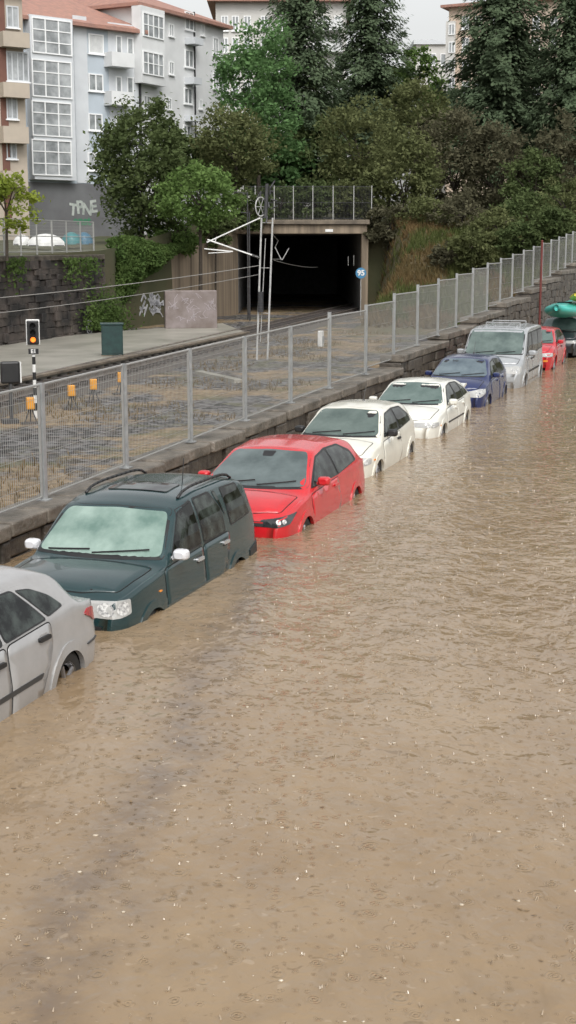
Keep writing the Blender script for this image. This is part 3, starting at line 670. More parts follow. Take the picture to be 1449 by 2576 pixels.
# ---------------------------------------------------------------- water and grounds
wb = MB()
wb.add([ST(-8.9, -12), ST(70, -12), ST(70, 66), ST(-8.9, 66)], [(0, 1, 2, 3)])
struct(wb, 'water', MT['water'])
struct(MB().add([(-400, -100, -1.4), (400, -100, -1.4), (400, 900, -1.4), (-400, 900, -1.4)], [(0, 1, 2, 3)]), 'ground', MT['grasshill'])
rb = MB(); T = [(-12, -.62), (20, -.5), (40, -.28), (52, -.15), (66, .04), (80, 1.3), (100, 3.2), (140, 6)]
vs = []
for t, z in T: vs += [ST(-8.75, t, z), ST(30, t, z)]
rb.add(vs, [(2 * i, 2 * i + 1, 2 * i + 3, 2 * i + 2) for i in range(len(T) - 1)])
struct(rb, 'road', MT['paleroad'])
struct(MB().add([ST(-9.1, 0, -.5), ST(-9.1, 140, -.5), (-25, 130, -.5), (-45, 15, -.5)], [(0, 1, 2, 3)]), 'railway_ground', MT['ballast'])
def flood_pt(tmin, tmax, pw=1.7):
    t = tmin + (tmax - tmin) * rng.random() ** pw; s = -5.3 + 13 * rng.random()
    return ST(s, t, 0)
bb = MB()
for _ in range(2800):
    p = flood_pt(4.5, 38); r = .0035 + .0095 * rng.random() ** 3
    bb.ell(p + Vector((0, 0, r * .1)), (r * rng.uniform(.8, 2.0), r * rng.uniform(.8, 1.5), r * .6), 6, 4)
tag(bb.build('bubbles', mat('foam_bubble', (.54, .47, .37), (.36, .29, .21), sc=9, ro=.2, coat=.4), smooth=True), 'small pale rain bubbles on the brown flood water', 'bubbles', None, 'stuff')
db = MB()
for _ in range(600):
    p = flood_pt(4.5, 26); r = .005 + .014 * rng.random() ** 3; a = rng.random() * 6.3
    db.add([p + Vector((r * 1.8 * cos(a + k * pi / 2) * (1 if k % 2 else .4), r * 1.8 * sin(a + k * pi / 2) * (1 if k % 2 else .4), .005 + .004 * rng.random())) for k in range(4)], [(0, 1, 2, 3)])
tag(db.build('floating_debris', mat('leaf_debris', (.12, .075, .036), (.28, .19, .10), sc=3, ro=.6)), 'brown leaf specks floating on the flood water', 'debris', None, 'stuff')
sc_ = MB()
for _ in range(5000):
    p = flood_pt(5, 45, 1.4); hh = rng.uniform(.008, .026); r = rng.uniform(.004, .009)
    for k in range(rng.choice((1, 1, 2, 3))):
        a = rng.random() * 6.28; q = p + Vector((cos(a), sin(a), 0)) * r * 2 * (k > 0)
        sc_.bar(q, q + Vector((cos(a) * hh * .4, sin(a) * hh * .4, hh)), r, r * .3, 4)
tag(sc_.build('rain_splashes', mat('splash_water', (.31, .24, .165), ro=.1, spec=.6)), 'tiny rain splash spikes on the brown flood water', 'splashes', None, 'stuff')

# ---------------------------------------------------------------- low stone wall + fence
ZW = [(0, .36), (10, .43), (16.7, .50), (22, .60), (27.6, .69), (33.5, .76), (37.5, 1.02), (40, 1.15), (45.7, 1.36), (58.7, 2.04), (78, 3.1), (95, 4.2), (120, 5.6)]
FROT = atan2(D.y, D.x)
wall = thing('stone_wall', 'long low granite block wall beside the flooded street', 'wall', ST(-8.65, 0, 0), FROT)
stones, cope = MB(), MB()
t = 5.0
while t < 104:
    L = rng.uniform(.8, 1.7); zt = tab(ZW, round(t / 5.5) * 5.5 if t > 33 else t + L / 2)
    cope.box((t + L / 2, .29 + rng.uniform(-.035, .03), zt - .10 + rng.uniform(-.015, .012)), (L - .015, .66, .20), rng.uniform(-.015, .015))
    z = zt - .215
    while z > -.7:
        hh = rng.uniform(.22, .38); tt = t
        while tt < t + L - .01:
            l2 = min(rng.uniform(.3, .8), t + L - tt)
            if t + L - tt - l2 < .2: l2 = t + L - tt
            stones.box((tt + l2 / 2, .32 + rng.uniform(-.05, .035), z - hh / 2), (l2 - .01, .6, hh - .01), rng.uniform(-.02, .02))
            tt += l2
        z -= hh
    t += L
stones.build('block_courses', MT['stone'], wall, bevel=.03)
cope.build('coping', MT['coping'], wall, bevel=.035, seg=3)

fence = thing('mesh_fence', 'galvanised mesh fence standing on the low granite wall', 'fence', ST(-8.95, 0, 0), FROT)
posts = [8.6, 11.3, 14.0, 16.7, 19.35, 22.0, 24.75, 27.55, 30.4, 33.6, 36.5]
while posts[-1] < 98: posts.append(posts[-1] + 2.8)
for i, t in enumerate(posts):
    step = t > 30
    zb = tab(ZW, t) - .02; zt = zb + 1.62 + (.12 if step else 0)
    MB().box((t, 0, (zb + zt) / 2), (.07, .07, zt - zb)).box((t, -.0, zb + .03), (.16, .16, .02)).build('post', MT['steel'], fence)
    if i + 1 == len(posts): break
    t2 = posts[i + 1]; za, zc = tab(ZW, t) + .06, tab(ZW, t2) + .06
    if step: za = zc = (za + zc) / 2 + .02
    mb = MB(); x0, x1 = t + .07, t2 - .07; n = int((x1 - x0) / (.055 if t < 50 else .11)); hgt = 1.52
    for k in range(n + 1):
        f = k / n; x = x0 + (x1 - x0) * f; z = za + (zc - za) * f
        mb.box((x, -.012, z + hgt / 2), (.004, .004, hgt))
    for q in (.2, .6, 1.0, 1.34):
        mb.bar((x0, -.018, za + q), (x1, -.018, zc + q), .003, n=4)
    for q, r in ((0, .014), (hgt, .018)): mb.bar((x0, 0, za + q), (x1, 0, zc + q), r, n=6)
    for xx, zz in ((x0, za), (x1, zc)): mb.box((xx, 0, zz + hgt / 2), (.03, .03, hgt))
    mb.build('mesh_panel', MT['wire'], fence)
p = at_y(807, 852, 31.5)
bx = thing('meter_box', 'small white box fixed on the mesh fence', 'box', p, FROT)
MB().box((0, 0, 0), (.18, .10, .36)).build('case', MT['white'], bx, bevel=.02)
MB().box((.0, -.06, -.02), (.10, .02, .16)).build('lid', MT['steel'], bx)
pp = ST(-8.5, 61.0, 0)
rp = thing('marker_pole', 'dark red pole standing at the wall near the right end of the fence', 'pole', (pp.x, pp.y, 0))
MB().bar((0, 0, -.1), (0, 0, 4.1), .05).build('shaft', MT['redpole'], rp)
MB().lathe([(.05, 4.1), (.055, 4.14), (.001, 4.18)], (0, 0, 0), 'Z', 10).build('cap', MT['redpole'], rp)

# ---------------------------------------------------------------- railway
trk0 = at_z(0, 1003, -.5); trk1 = at_z(600, 852, -.5); td = (trk1 - trk0).normalized(); tn = Vector((td.y, -td.x, 0)); TR = atan2(td.y, td.x)
bed = MB(); b0 = trk0 - td * 14; b1 = trk0 + td * 70
bed.add([b0 - tn * 1.75 + Z3 * .004, b0 - tn * 1.4 + Z3 * .06, b0 + tn * 1.4 + Z3 * .06, b0 + tn * 2.0 + Z3 * .004, b1 - tn * 1.75 + Z3 * .004, b1 - tn * 1.4 + Z3 * .06, b1 + tn * 1.4 + Z3 * .06, b1 + tn * 2.0 + Z3 * .004],
        [(0, 4, 5, 1), (1, 5, 6, 2), (2, 6, 7, 3)])
struct(bed, 'track_bed', MT['bed'])
def track(label, off):
    base = trk0 - td * 14 + tn * off
    tr = thing('railway_track', label, 'railway track', (base.x, base.y, -.44), TR)
    L = 82
    for sg in (-1, 1):
        MB().box((L / 2, sg * .835, .22), (L, .085, .05)).box((L / 2, sg * .835, .14), (L, .025, .12)).box((L / 2, sg * .835, .075), (L, .14, .02)).build('rail', MT['rail'], tr)
    me = None
    for k in range(98):
        if me is None:
            o = MB().box((0, 0, 0), (.26, 2.5, .16)).build('sleeper', MT['sleeper'], tr); me = o.data
        else:
            o = bpy.data.objects.new('sleeper', me); col.objects.link(o); o.parent = tr
        o.location = (.4 + k * .83, 0, -.01)
track('railway track running past the pale platform into the dark tunnel', 0)
pf = MB()
pa, pb, pc, pd = at_z(-150, 996, -.25), at_z(620, 836, -.25), at_z(560, 813, -.25), at_z(-150, 868, -.25)
pf.add([pa, pb, pc, pd] + [Vector((q.x, q.y, -.7)) for q in (pa, pb, pc, pd)], [(0, 1, 2, 3), (0, 4, 5, 1), (1, 5, 6, 2), (3, 2, 6, 7)])
struct(pf, 'platform', MT['platform'])
pe = MB(); n = 40
for k in range(n):
    a, b = pa.lerp(pb, k / n), pa.lerp(pb, (k + .975) / n); c = (a + b) / 2
    pe.box((c.x, c.y, -.25), ((b - a).length, .35, .09), atan2((b - a).y, (b - a).x))
struct(pe, 'platform_edge', MT['portal'], bevel=.012)
p = at_z(283, 895, -.25)
cb = thing('trackside_cabinet', 'dark green equipment cabinet standing on the platform', 'cabinet', p, radians(8))
MB().box((0, 0, .62), (.82, .5, 1.16)).build('case', MT['greenbox'], cb, bevel=.02)
MB().box((0, 0, 1.23), (.9, .58, .07)).build('lid', MT['greenbox'], cb, bevel=.015)
MB().box((0, -.258, .62), (.70, .015, 1.0)).build('door', MT['greenbox'], cb)
MB().box((0, 0, .02), (.86, .54, .05)).build('plinth', MT['portal'], cb)
p = at_z(90, 1052, -.5)
sg_ = thing('railway_signal', 'low railway signal with lit orange lamp on a black and white banded post', 'signal', p, radians(10))
ps = MB(); pw = MB()
for k in range(9):
    z0 = k * .2
    (ps if k % 2 else pw).bar((0, 0, z0), (0, 0, z0 + .2), .045, n=12)
pw.build('post', MT['white'], sg_); ps.build('post_band', MT['black'], sg_)
hd = MB().box((0, 0, 2.22), (.30, .12, .62)).build('signal_head', MT['black'], sg_, bevel=.03)
MB().box((0, .03, 2.22), (.35, .05, .67)).build('backplate_border', MT['white'], hd, bevel=.03)
for k, (z, m_) in enumerate(((2.40, MT['gap']), (2.22, MT['gap']), (2.04, MT['amber']))):
    lp = MB().lathe([(.001, -.075), (.06, -.072), (.065, -.06)], (0, 0, z), 'Y', 14).build('lamp', m_, sg_)
    MB().lathe([(.075, -.06), (.08, -.18)], (0, 0, z), 'Y', 14).build('hood', MT['black'], lp)
pl = MB().box((0, -.06, 1.74), (.26, .02, .14)).build('number_plate', MT['black'], sg_)
text_mesh('E1', .14, 'number', MT['white'], pl, Matrix.Translation((0, -.075, 1.74)) @ XZ, .004)
p = at_z(30, 1064, -.5)
g2 = thing('railway_signal', 'squat black signal board at the left picture edge', 'signal', p, radians(20))
MB().bar((0, 0, 0), (0, 0, 1.0), .05).build('post', MT['darksteel'], g2)
MB().box((0, 0, 1.28), (.48, .16, .56)).build('signal_head', MT['black'], g2, bevel=.05)
MB().box((.255, 0, 1.28), (.03, .18, .52)).build('head_edge', MT['white'], g2)
MB().box((-.05, -.0, .05), (.4, .4, .1)).build('foot', MT['darksteel'], g2)
proto = None
for i, (px, py, lab) in enumerate(((78, 1066, 'yellow track box on a stand right beside the banded signal post'), (181, 1030, 'yellow track box on a stand, second from the left'), (236, 1012, 'yellow track box on a stand, third from the left'), (305, 992, 'yellow track box on a stand, furthest right'))):
    p = at_z(px, py, -.5)
    if proto is None:
        proto = thing('track_box', lab, 'track box', p, radians(15), 'yellow track boxes on stands')
        MB().box((0, 0, .52), (.20, .16, .30)).build('case', MT['yellow'], proto, bevel=.02)
        MB().box((0, -.088, .52), (.14, .012, .21)).build('lid', MT['yellow'], proto)
        for sx in (-1, 1): MB().bar((sx * .03, 0, .38), (sx * .16, .0, 0), .016).build('leg', MT['darksteel'], proto)
        MB().bar((0, .0, .38), (0, .16, 0), .016).build('leg', MT['darksteel'], proto)
        MB().box((0, 0, .02), (.5, .3, .04)).build('foot', MT['sleeper'], proto)
        kids = list(proto.children)
    else:
        o = proto.copy(); col.objects.link(o); o.location = p; o['label'] = lab
        for ch in kids:
            c = ch.copy(); col.objects.link(c); c.parent = o
a, b = at_z(500, 938, -.45), at_z(600, 960, -.45)
MB().box((a + b) / 2, ((b - a).length, .3, .16), atan2((b - a).y, (b - a).x)).solo('concrete_beam', MT['platform'], 'grey concrete beam lying on the ballast', 'beam', bevel=.015)

# catenary mast
p = at_z(652, 905, -.5); Y0 = p.y
ms = thing('catenary_mast', 'tall railway mast of twin posts with a tensioning wheel and side arms', 'mast', p, 0)
def ml(px, py): return at_y(px, py, Y0) - p
for px0, px1 in ((658, 646), (686, 673)):
    a, b = ml(px1, 905), ml(px0, 548); a.z = 0
    MB().bar(a, b, .05, .045, 4).build('post', MT['mast'], ms)
MB().bar(ml(655, 860), ml(668, 600), .016).build('tension_rod', MT['mast'], ms)
lac = MB()
for k in (0, 3, 6):
    y0 = 560 + k * 38; f = (y0 - 548) / 357; x0 = 658 - 12 * f; x1 = 686 - 13 * f
    lac.bar(ml(x0, y0), ml(x1, y0 + 0), .012)
lac.build('lacing', MT['mast'], ms)
wc = ml(656, 520)
wheel = MB()
for k in range(24):
    a0, a1 = 2 * pi * k / 24, 2 * pi * (k + 1) / 24
    wheel.bar(wc + Vector((.20 * cos(a0), .1 * cos(a0), .36 * sin(a0))), wc + Vector((.20 * cos(a1), .1 * cos(a1), .36 * sin(a1))), .025)
for k in range(6):
    a0 = 2 * pi * k / 6
    wheel.bar(wc, wc + Vector((.20 * cos(a0), .1 * cos(a0), .36 * sin(a0))), .012)
wheel.build('tension_wheel', MT['mast'], ms)
hdm = MB()
for k in range(16):
    q = ml(670 + rng.uniform(-14, 14), 470 + 78 * rng.random())
    hdm.bar(q, q + Vector((rng.uniform(-.25, .25), rng.uniform(-.2, .2), rng.uniform(-.3, .3))), .03)
hdm.bar(ml(668, 548), ml(672, 462), .07).build('head_gear', MT['darksteel'], ms)
arm = MB()
arm.bar(ml(655, 548), ml(520, 610), .026).bar(ml(522, 603), ml(652, 648), .03).bar(ml(514, 626), ml(586, 633), .024).bar(ml(524, 637), ml(580, 634), .017).bar(ml(545, 596), ml(540, 612), .016)
arm.build('cantilever_arm', MT['white'], ms)
ins = MB()
for k in range(7): ins.lathe([(.02, 0), (.08, .02), (.02, .04)], ml(652 - k * 3, 648 - k), 'X', 10)
ins.build('insulator', MT['darksteel'], ms)
cw = MB()
for k in range(8): cw.lathe([(.001, 0), (.11, 0), (.11, .09), (.001, .09)], ml(656, 785) + Vector((0, -.08, .1 * k)), 'Z', 12)
cw.build('counterweight', MT['darksteel'], ms)
def wire(label, pts, r=.016, sag=.0):
    mb = MB()
    for (a, b) in zip(pts, pts[1:]):
        q = [a.lerp(b, k / 10) - Vector((0, 0, sag * 4 * (k / 10) * (1 - k / 10))) for k in range(11)]
        mb.path(q, r, 5)
    return mb.solo('overhead_wire', MT['cable'], label, 'wire', 'overhead railway wires')
wire('upper overhead wire crossing in front of the left retaining wall', [at_y(-80, 756, 44), at_y(652, 668, Y0)], .014, .1)
wire('lower overhead wire crossing in front of the left retaining wall', [at_y(-80, 796, 42), at_y(655, 690, Y0 + .3)], .012, .1)
wire('wire leading from the mast into the tunnel mouth', [at_y(690, 655, Y0), at_y(800, 672, 96)], .010, .1)
vh = thing('wire_hanger', 'white V-shaped wire hanger in front of the tunnel mouth', 'hanger', at_y(709, 620, 60))
o0 = Vector(vh.location)
MB().bar(at_y(692, 622, 60) - o0, at_y(708, 654, 60) - o0, .018).bar(at_y(727, 624, 60) - o0, at_y(710, 654, 60) - o0, .018).build('bracket', MT['mast'], vh)
MB().bar(at_y(692, 622, 60) - o0, at_y(700, 606, 60) - o0, .008).bar(at_y(709, 652, 60) - o0, at_y(682, 652, Y0) - o0, .009).bar(at_y(700, 606, 60) - o0, at_y(686, 590, Y0) - o0, .010).build('stay', MT['cable'], vh)

# ---------------------------------------------------------------- tunnel portal, walls
PY = 93.2
pl_, pr_ = at_y(622, 700, PY).x, at_y(908, 700, PY).x
ztop = at_y(760, 588, PY).z; zlin = at_y(760, 553, PY).z
pt = thing('tunnel_portal', 'dark railway tunnel mouth with a concrete lintel under the trees', 'tunnel', ((pl_ + pr_) / 2, PY, -.5))
def pbx(nm, a, b, m_, bv=0):
    o = Vector(pt.location)
    return MB().span([i - j for i, j in zip(a, o)], [i - j for i, j in zip(b, o)]).build(nm, m_, pt, bevel=bv)
lint = pbx('lintel', (pl_ - .9, PY - .4, ztop), (pr_ + .35, PY + 1.0, zlin - .32), MT['concrete'], .03)
pbx('coping', (pl_ - 1.0, PY - .6, zlin - .30), (pr_ + .5, PY + 1.0, zlin), MT['portal'], .03)
pbx('pier', (pr_, PY - .35, -.8), (pr_ + .45, PY + 1.2, ztop - .004), MT['concrete'], .03)
pbx('side_wall', (pr_ + .0, PY + 1.21, -.8), (pr_ + .5, PY + 45, ztop - .01), MT['tunnel'])
pbx('side_wall', (pl_ - 1.2, PY + .1, -.8), (pl_ - .6, PY + 45, ztop - .01), MT['tunnel'])
pbx('roof_slab', (pl_ - 1.4, PY + 1.01, ztop), (pr_ + .5, PY + 45, zlin - .1), MT['tunnel'])
pbx('end_wall', (pl_ - 1.4, PY + 45.1, -.8), (pr_ + .5, PY + 45.5, zlin), MT['tunnel'])
q = at_y(828, 580, PY - .45)
pbx('notice', (q.x - .25, PY - .44, q.z - .09), (q.x + .25, PY - .405, q.z + .09), MT['white'])
wl = MB()
for (x0, y0, x1, y1) in ((876, 645, 876, 668), (890, 642, 890, 668)):
    a, b = at_y(x0, y0, PY - .5), at_y(x1, y1, PY - .5); wl.bar(a - Vector(pt.location), b - Vector(pt.location), .018)
wl.build('conduit', MT['wire'], pt)
q = at_y(908, 687, PY - 6)
sn = thing('round_sign', 'round blue sign reading 95 beside the tunnel mouth', 'sign', (q.x, q.y, -.3))
hz = q.z + .3
MB().lathe([(.001, -.03), (.33, -.03), (.33, .0), (.001, .0)], (0, 0, hz), 'Y', 28).build('disc', MT['blue'], sn)
MB().bar((0, .04, 0), (0, .04, hz + .25), .03).build('post', MT['mast'], sn)
text_mesh('95', .46, 'digits', MT['white'], sn, Matrix.Translation((0, -.045, hz)) @ XZ, .016)

# big retaining wall on the left
RA = at_y(-260, 700, 52); RB = at_y(262, 700, 70.5); RA.z = RB.z = 0
rd = (RB - RA).normalized(); rn = Vector((rd.y, -rd.x, 0)); LR = (RB - RA).length
WA = Vector((at_y(300, 700, 75.5).x, 75.5, 0)); WBp = Vector((pl_ - .6, PY, 0)); wd_ = (WBp - WA).normalized(); wn = Vector((wd_.y, -wd_.x, 0))
ww = thing('retaining_wall', 'streaked brown concrete wing wall left of the tunnel mouth', 'wall', (WA.x, WA.y, -.6), atan2(wd_.y, wd_.x))
WTOP = [(300, 752), (350, 690), (430, 622), (470, 600), (600, 566)]
poly = []
for px, py in WTOP:
    q = on_plane(px, py, WA, wn); poly.append(((q - WA).dot(wd_), q.z + .6))
Lw = (WBp - WA).length
poly = [(-.4, -.3), (-.4, poly[0][1] - .3)] + [(max(0, a), b) for a, b in poly] + [(Lw, poly[-1][1]), (Lw, -.3)]
MB().prism(poly, lambda u, v, d: Vector((u, d, v)), 0, .5).build('wall_face', MT['concrete'], ww, recalc=True)
MT['graf'] = mat('silver_spray', (.50, .50, .52), (.32, .32, .34), sc=3, ro=.6)
MT['lilac'] = mat('faded_lilac_paint', (.235, .20, .195), (.15, .12, .105), sc=1.5, ro=.7)
gf = MB()
for k in range(70):
    u0 = rng.uniform(312, 405); v0 = rng.uniform(742, 796)
    pts = []
    for (du, dv) in ((0, 0), (rng.uniform(-10, 10), rng.uniform(-24, 4)), (rng.uniform(-10, 14), rng.uniform(-12, 14))):
        q = on_plane(clamp(u0 + du, 306, 410), clamp(v0 + dv, 740 if u0 > 330 else 760, 800), WA, wn); pts.append(((q - WA).dot(wd_), q.z + .6))
    for a, b in zip(pts, pts[1:]):
        gf.bar((a[0], -.012, a[1]), (b[0], -.012, b[1]), .05 if k % 3 else .10, n=4)
gf.build('graffiti_tag', MT['graf'], ww)
q = on_plane(384, 806, WA, wn)
text_mesh('PIVW', .75, 'graffiti_letters', MT['gap'], ww, Matrix.Translation(((q - WA).dot(wd_), -.012, q.z + .6)) @ XZ)
p = at_z(480, 825, -.25)
blk = thing('concrete_block', 'faded lilac painted concrete block with graffiti at the platform end', 'block', p, radians(12))
MB().box((0, 0, .95), (2.7, .5, 1.95)).build('block', MT['lilac'], blk, bevel=.05)
g3 = MB()
for k in range(26):
    x, z = rng.uniform(-1.2, 1.2), rng.uniform(.4, 1.7)
    for _k in range(3):
        x2, z2 = clamp(x + rng.uniform(-.3, .3), -1.25, 1.25), clamp(z + rng.uniform(-.3, .3), .25, 1.85)
        g3.bar((x, -.254, z), (x2, -.254, z2), .014, n=4); x, z = x2, z2
g3.build('graffiti', mat('pale_spray', (.36, .32, .33), ro=.7), blk)

rw = thing('retaining_wall', 'tall blackened masonry retaining wall behind the platform', 'wall', (RA.x, RA.y, -.6), atan2(rd.y, rd.x))
zA = on_plane(0, 646, RA, rn).z + .6
st_ = MB(); z = -.2
while z < zA - .3:
    hh = rng.uniform(.22, .40); x = -rng.random() * .5
    while x < LR:
        l2 = min(rng.uniform(.25, 1.0), LR - x)
        st_.box((x + l2 / 2, .4 + rng.uniform(-.10, .07), z + hh / 2 + rng.uniform(-.02, .02)), (max(.05, l2 + .01), .8, hh + .01), rng.uniform(-.02, .02), rng.uniform(-.05, .05)); x += l2
    z += hh
st_.build('masonry_courses', MT['darkstone'], rw, bevel=.045)
MB().box((LR / 2, .42, z + .12), (LR, 1.0, .24)).build('coping', MT['stone'], rw, bevel=.03)
rtop = z + .24 - .6
q = on_plane(218, 823, RA, rn)
MB().lathe([(.30, 0), (.36, 0), (.36, -.02), (.30, -.02), (.30, 0)], ((q - RA).dot(rd), -.14, q.z + .6), 'Y', 24).lathe([(.12, 0), (.2, 0), (.2, -.02), (.12, -.02), (.12, 0)], ((q - RA).dot(rd), -.14, q.z + .6), 'Y', 16).build('painted_ring', MT['graf'], rw)
rl = thing('railing', 'mesh railing on top of the left masonry retaining wall', 'railing', (RA.x, RA.y, rtop), atan2(rd.y, rd.x))
n = int(LR / 1.6)
for k in range(n + 1):
    MB().box((k * 1.6, .5, .8), (.06, .06, 1.6)).build('post', MT['wire'], rl)
rr = MB()
for zz in (.15, .85, 1.58): rr.bar((0, .5, zz), (n * 1.6, .5, zz), .02)
rr.build('rail', MT['wire'], rl)
rm = MB()
for k in range(int(n * 1.6 / .12)): rm.box((k * .12, .5, .85), (.008, .008, 1.45))
for k in range(9): rm.box((n * .8, .5, .2 + k * .16), (n * 1.6, .006, .006))
rm.build('mesh_infill', MT['wire'], rl)
tr_ = thing('railing', 'post and mesh railing above the tunnel mouth', 'railing', (0, PY + .3, zlin))
xs = [at_y(px, 500, PY + .3).x for px in (612, 642, 690, 738, 787, 838, 890, 935)]
for x in xs: MB().box((x, 0, 1.1), (.055, .055, 2.2)).build('post', MT['wire'], tr_)
rr = MB()
for zz in (.1, 1.1, 2.15): rr.bar((xs[0], 0, zz), (xs[-1], 0, zz), .016)
x = xs[0]
while x < xs[-1]: rr.box((x, 0, 1.1), (.012, .010, 2.1)); x += .09
rr.build('mesh_infill', MT['darksteel'], tr_)

# ---------------------------------------------------------------- hill
BP = sorted([(-60, 10), (RA.x, RA.y + .9), (RB.x, RB.y + .9), (WA.x + .3, WA.y + .6), (WBp.x, WBp.y + .55)])
def yb(x):
    if x <= WBp.x: return tab(BP, x)
    return PY + .6
def hill_z(x, y):
    left = min(rtop - .05 + .027 * max(0, y - 62), 6.5)
    right = zlin - .12 + .05 * max(0, y - 100) + .06 * max(0, x - 8)
    k = sm(-9.5, -4, x)
    return left * (1 - k) + min(right, 9.5) * k
hm = MB()
xs = [-70, -55, -45, -38, -32] + [-28 + .6 * k for k in range(75)] + [18, 20, 24, 30, 40, 60, 90]
js = [0, .02, .5, 1, 2, 3.5, 5, 7, 10, 14, 18, 24, 30, 40, 55, 75, 100, 140, 200]
vs = []
for x in xs:
    y0 = yb(x)
    for k, j in enumerate(js):
        y = y0 + j; z = -1 if k == 0 else hill_z(x, y) + .12 * noise.noise(Vector((x * .3, y * .3, 0)))
        vs.append((x, y, z))
m = len(js)
fs = []
for i in range(len(xs) - 1):
    if pl_ - .9 < (xs[i] + xs[i + 1]) / 2 < pr_ + .3: rngk = range(1, m - 1)
    else: rngk = range(m - 1)
    for k in rngk: fs.append((i * m + k, (i + 1) * m + k, (i + 1) * m + k + 1, i * m + k + 1))
struct(hm.add(vs, fs), 'hillside', MT['grasshill'], smooth=False)
SE = N.dot(Vector((pr_ + .5, PY, 0)))
lpier = tn.dot(Vector((pr_ + .45, PY - .3, 0)) - Vector((trk0.x, trk0.y, 0)))
def bank_z(s, t):
    p = ST(s, t); l = tn.dot(p - Vector((trk0.x, trk0.y, 0)))
    a = sm(68, 91.5, t); a = .6 * a + .4 * clamp((t - 70) / 21.5)
    return -.54 + 6.1 * a * sm(lpier + .1 + 1.6 * (1 - sm(84, 92, t)), lpier + 1.6 + 2.2 * (1 - sm(84, 92, t)), l) + .12 * noise.noise(Vector((s * .6, t * .4, 2))) * (t > 70)
bm_ = MB(); vs = []; S_ = [SE - .8 + k * (abs(SE) - 9.1 + .8) / 48 for k in range(49)]; T_ = [60 + k * 1.0 for k in range(38)]
for s in S_:
    for t in T_: vs.append(ST(s, t, bank_z(s, t)))
fs = [(i * 38 + k, (i + 1) * 38 + k, (i + 1) * 38 + k + 1, i * 38 + k + 1) for i in range(48) for k in range(37)]
struct(bm_.add(vs, fs), 'embankment', MT['earth'], smooth=True)

# ---------------------------------------------------------------- vegetation
def leaf(mb, c, a, R_, flat=.0):
    th = R_.random() * 6.283; ph = math.acos(1 - 2 * R_.random())
    n_ = Vector((sin(ph) * cos(th), sin(ph) * sin(th), cos(ph) * (1 + flat))).normalized()
    u = n_.orthogonal().normalized(); u.rotate(Matrix.Rotation(R_.random() * 6.28, 3, n_)); v = n_.cross(u)
    l, w = a, a * .55
    o = len(mb.v)
    mb.v += [tuple(c - u * l), tuple(c + v * w), tuple(c + u * l), tuple(c - v * w)]
    mb.f.append((o, o + 1, o + 2, o + 3))
def ground_at(x, y):
    if y < yb(x):
        s = N.dot(Vector((x, y, 0))); t = D.dot(Vector((x, y, 0)))
        return bank_z(s, t) if s > SE and t > 50 else -.5
    return hill_z(x, y)
def broad(label, cx, top, bot, hw, Y, mt, n=70, per=60, lf=.20, seed=1, name='tree', cat='tree', dens=1.0, ground=None):
    R_ = random.Random(seed)
    c = at_y(cx, (top + bot) / 2, Y); zt = at_y(cx, top, Y).z; zb = at_y(cx, bot, Y).z; rx = hw / FP * Y; rz = (zt - zb) / 2
    gz = ground if ground is not None else ground_at(c.x, c.y)
    root = thing(name, label, cat, (c.x, c.y, gz))
    C_ = Vector((0, 0, (zt + zb) / 2 - gz)); mb = MB()
    for k in range(n):
        d = Vector((R_.gauss(0, 1), R_.gauss(0, 1), R_.gauss(0, 1))).normalized()
        f = .45 + .5 * R_.random() ** .5 + .28 * noise.noise(d * 1.8 + Vector((seed, 0, 0)))
        q = C_ + Vector((d.x * rx * f, d.y * rx * f, d.z * rz * f * (1.0 if d.z > 0 else .95)))
        cr = rx * R_.uniform(.16, .30)
        for _ in range(int(per * dens)):
            e = Vector((R_.gauss(0, .5), R_.gauss(0, .5), R_.gauss(0, .36)))
            leaf(mb, q + e * cr, lf * R_.uniform(.55, 1.15), R_, .8)
    mb.build('crown', mt, root)
    tk = MB(); z0 = -.2; z1 = max(.6, C_.z - rz * .3)
    r0 = max(.07, rx * .055)
    tk.bar((0, 0, z0), (rx * .04, 0, z1), r0, r0 * .65, 8)
    for k in range(7):
        a = 2.4 * k; e = Vector((rx * .62 * cos(a), rx * .62 * sin(a), C_.z + rz * R_.uniform(-.1, .6)))
        mid = Vector((rx * .04, 0, z1)).lerp(e, .5) + Vector((0, 0, .2))
        tk.bar((rx * .04, 0, z1 - .05), mid, r0 * .5, r0 * .3, 6); tk.bar(mid, e, r0 * .3, r0 * .1, 5)
    tk.build('trunk', MT['bark'], root)
    return root
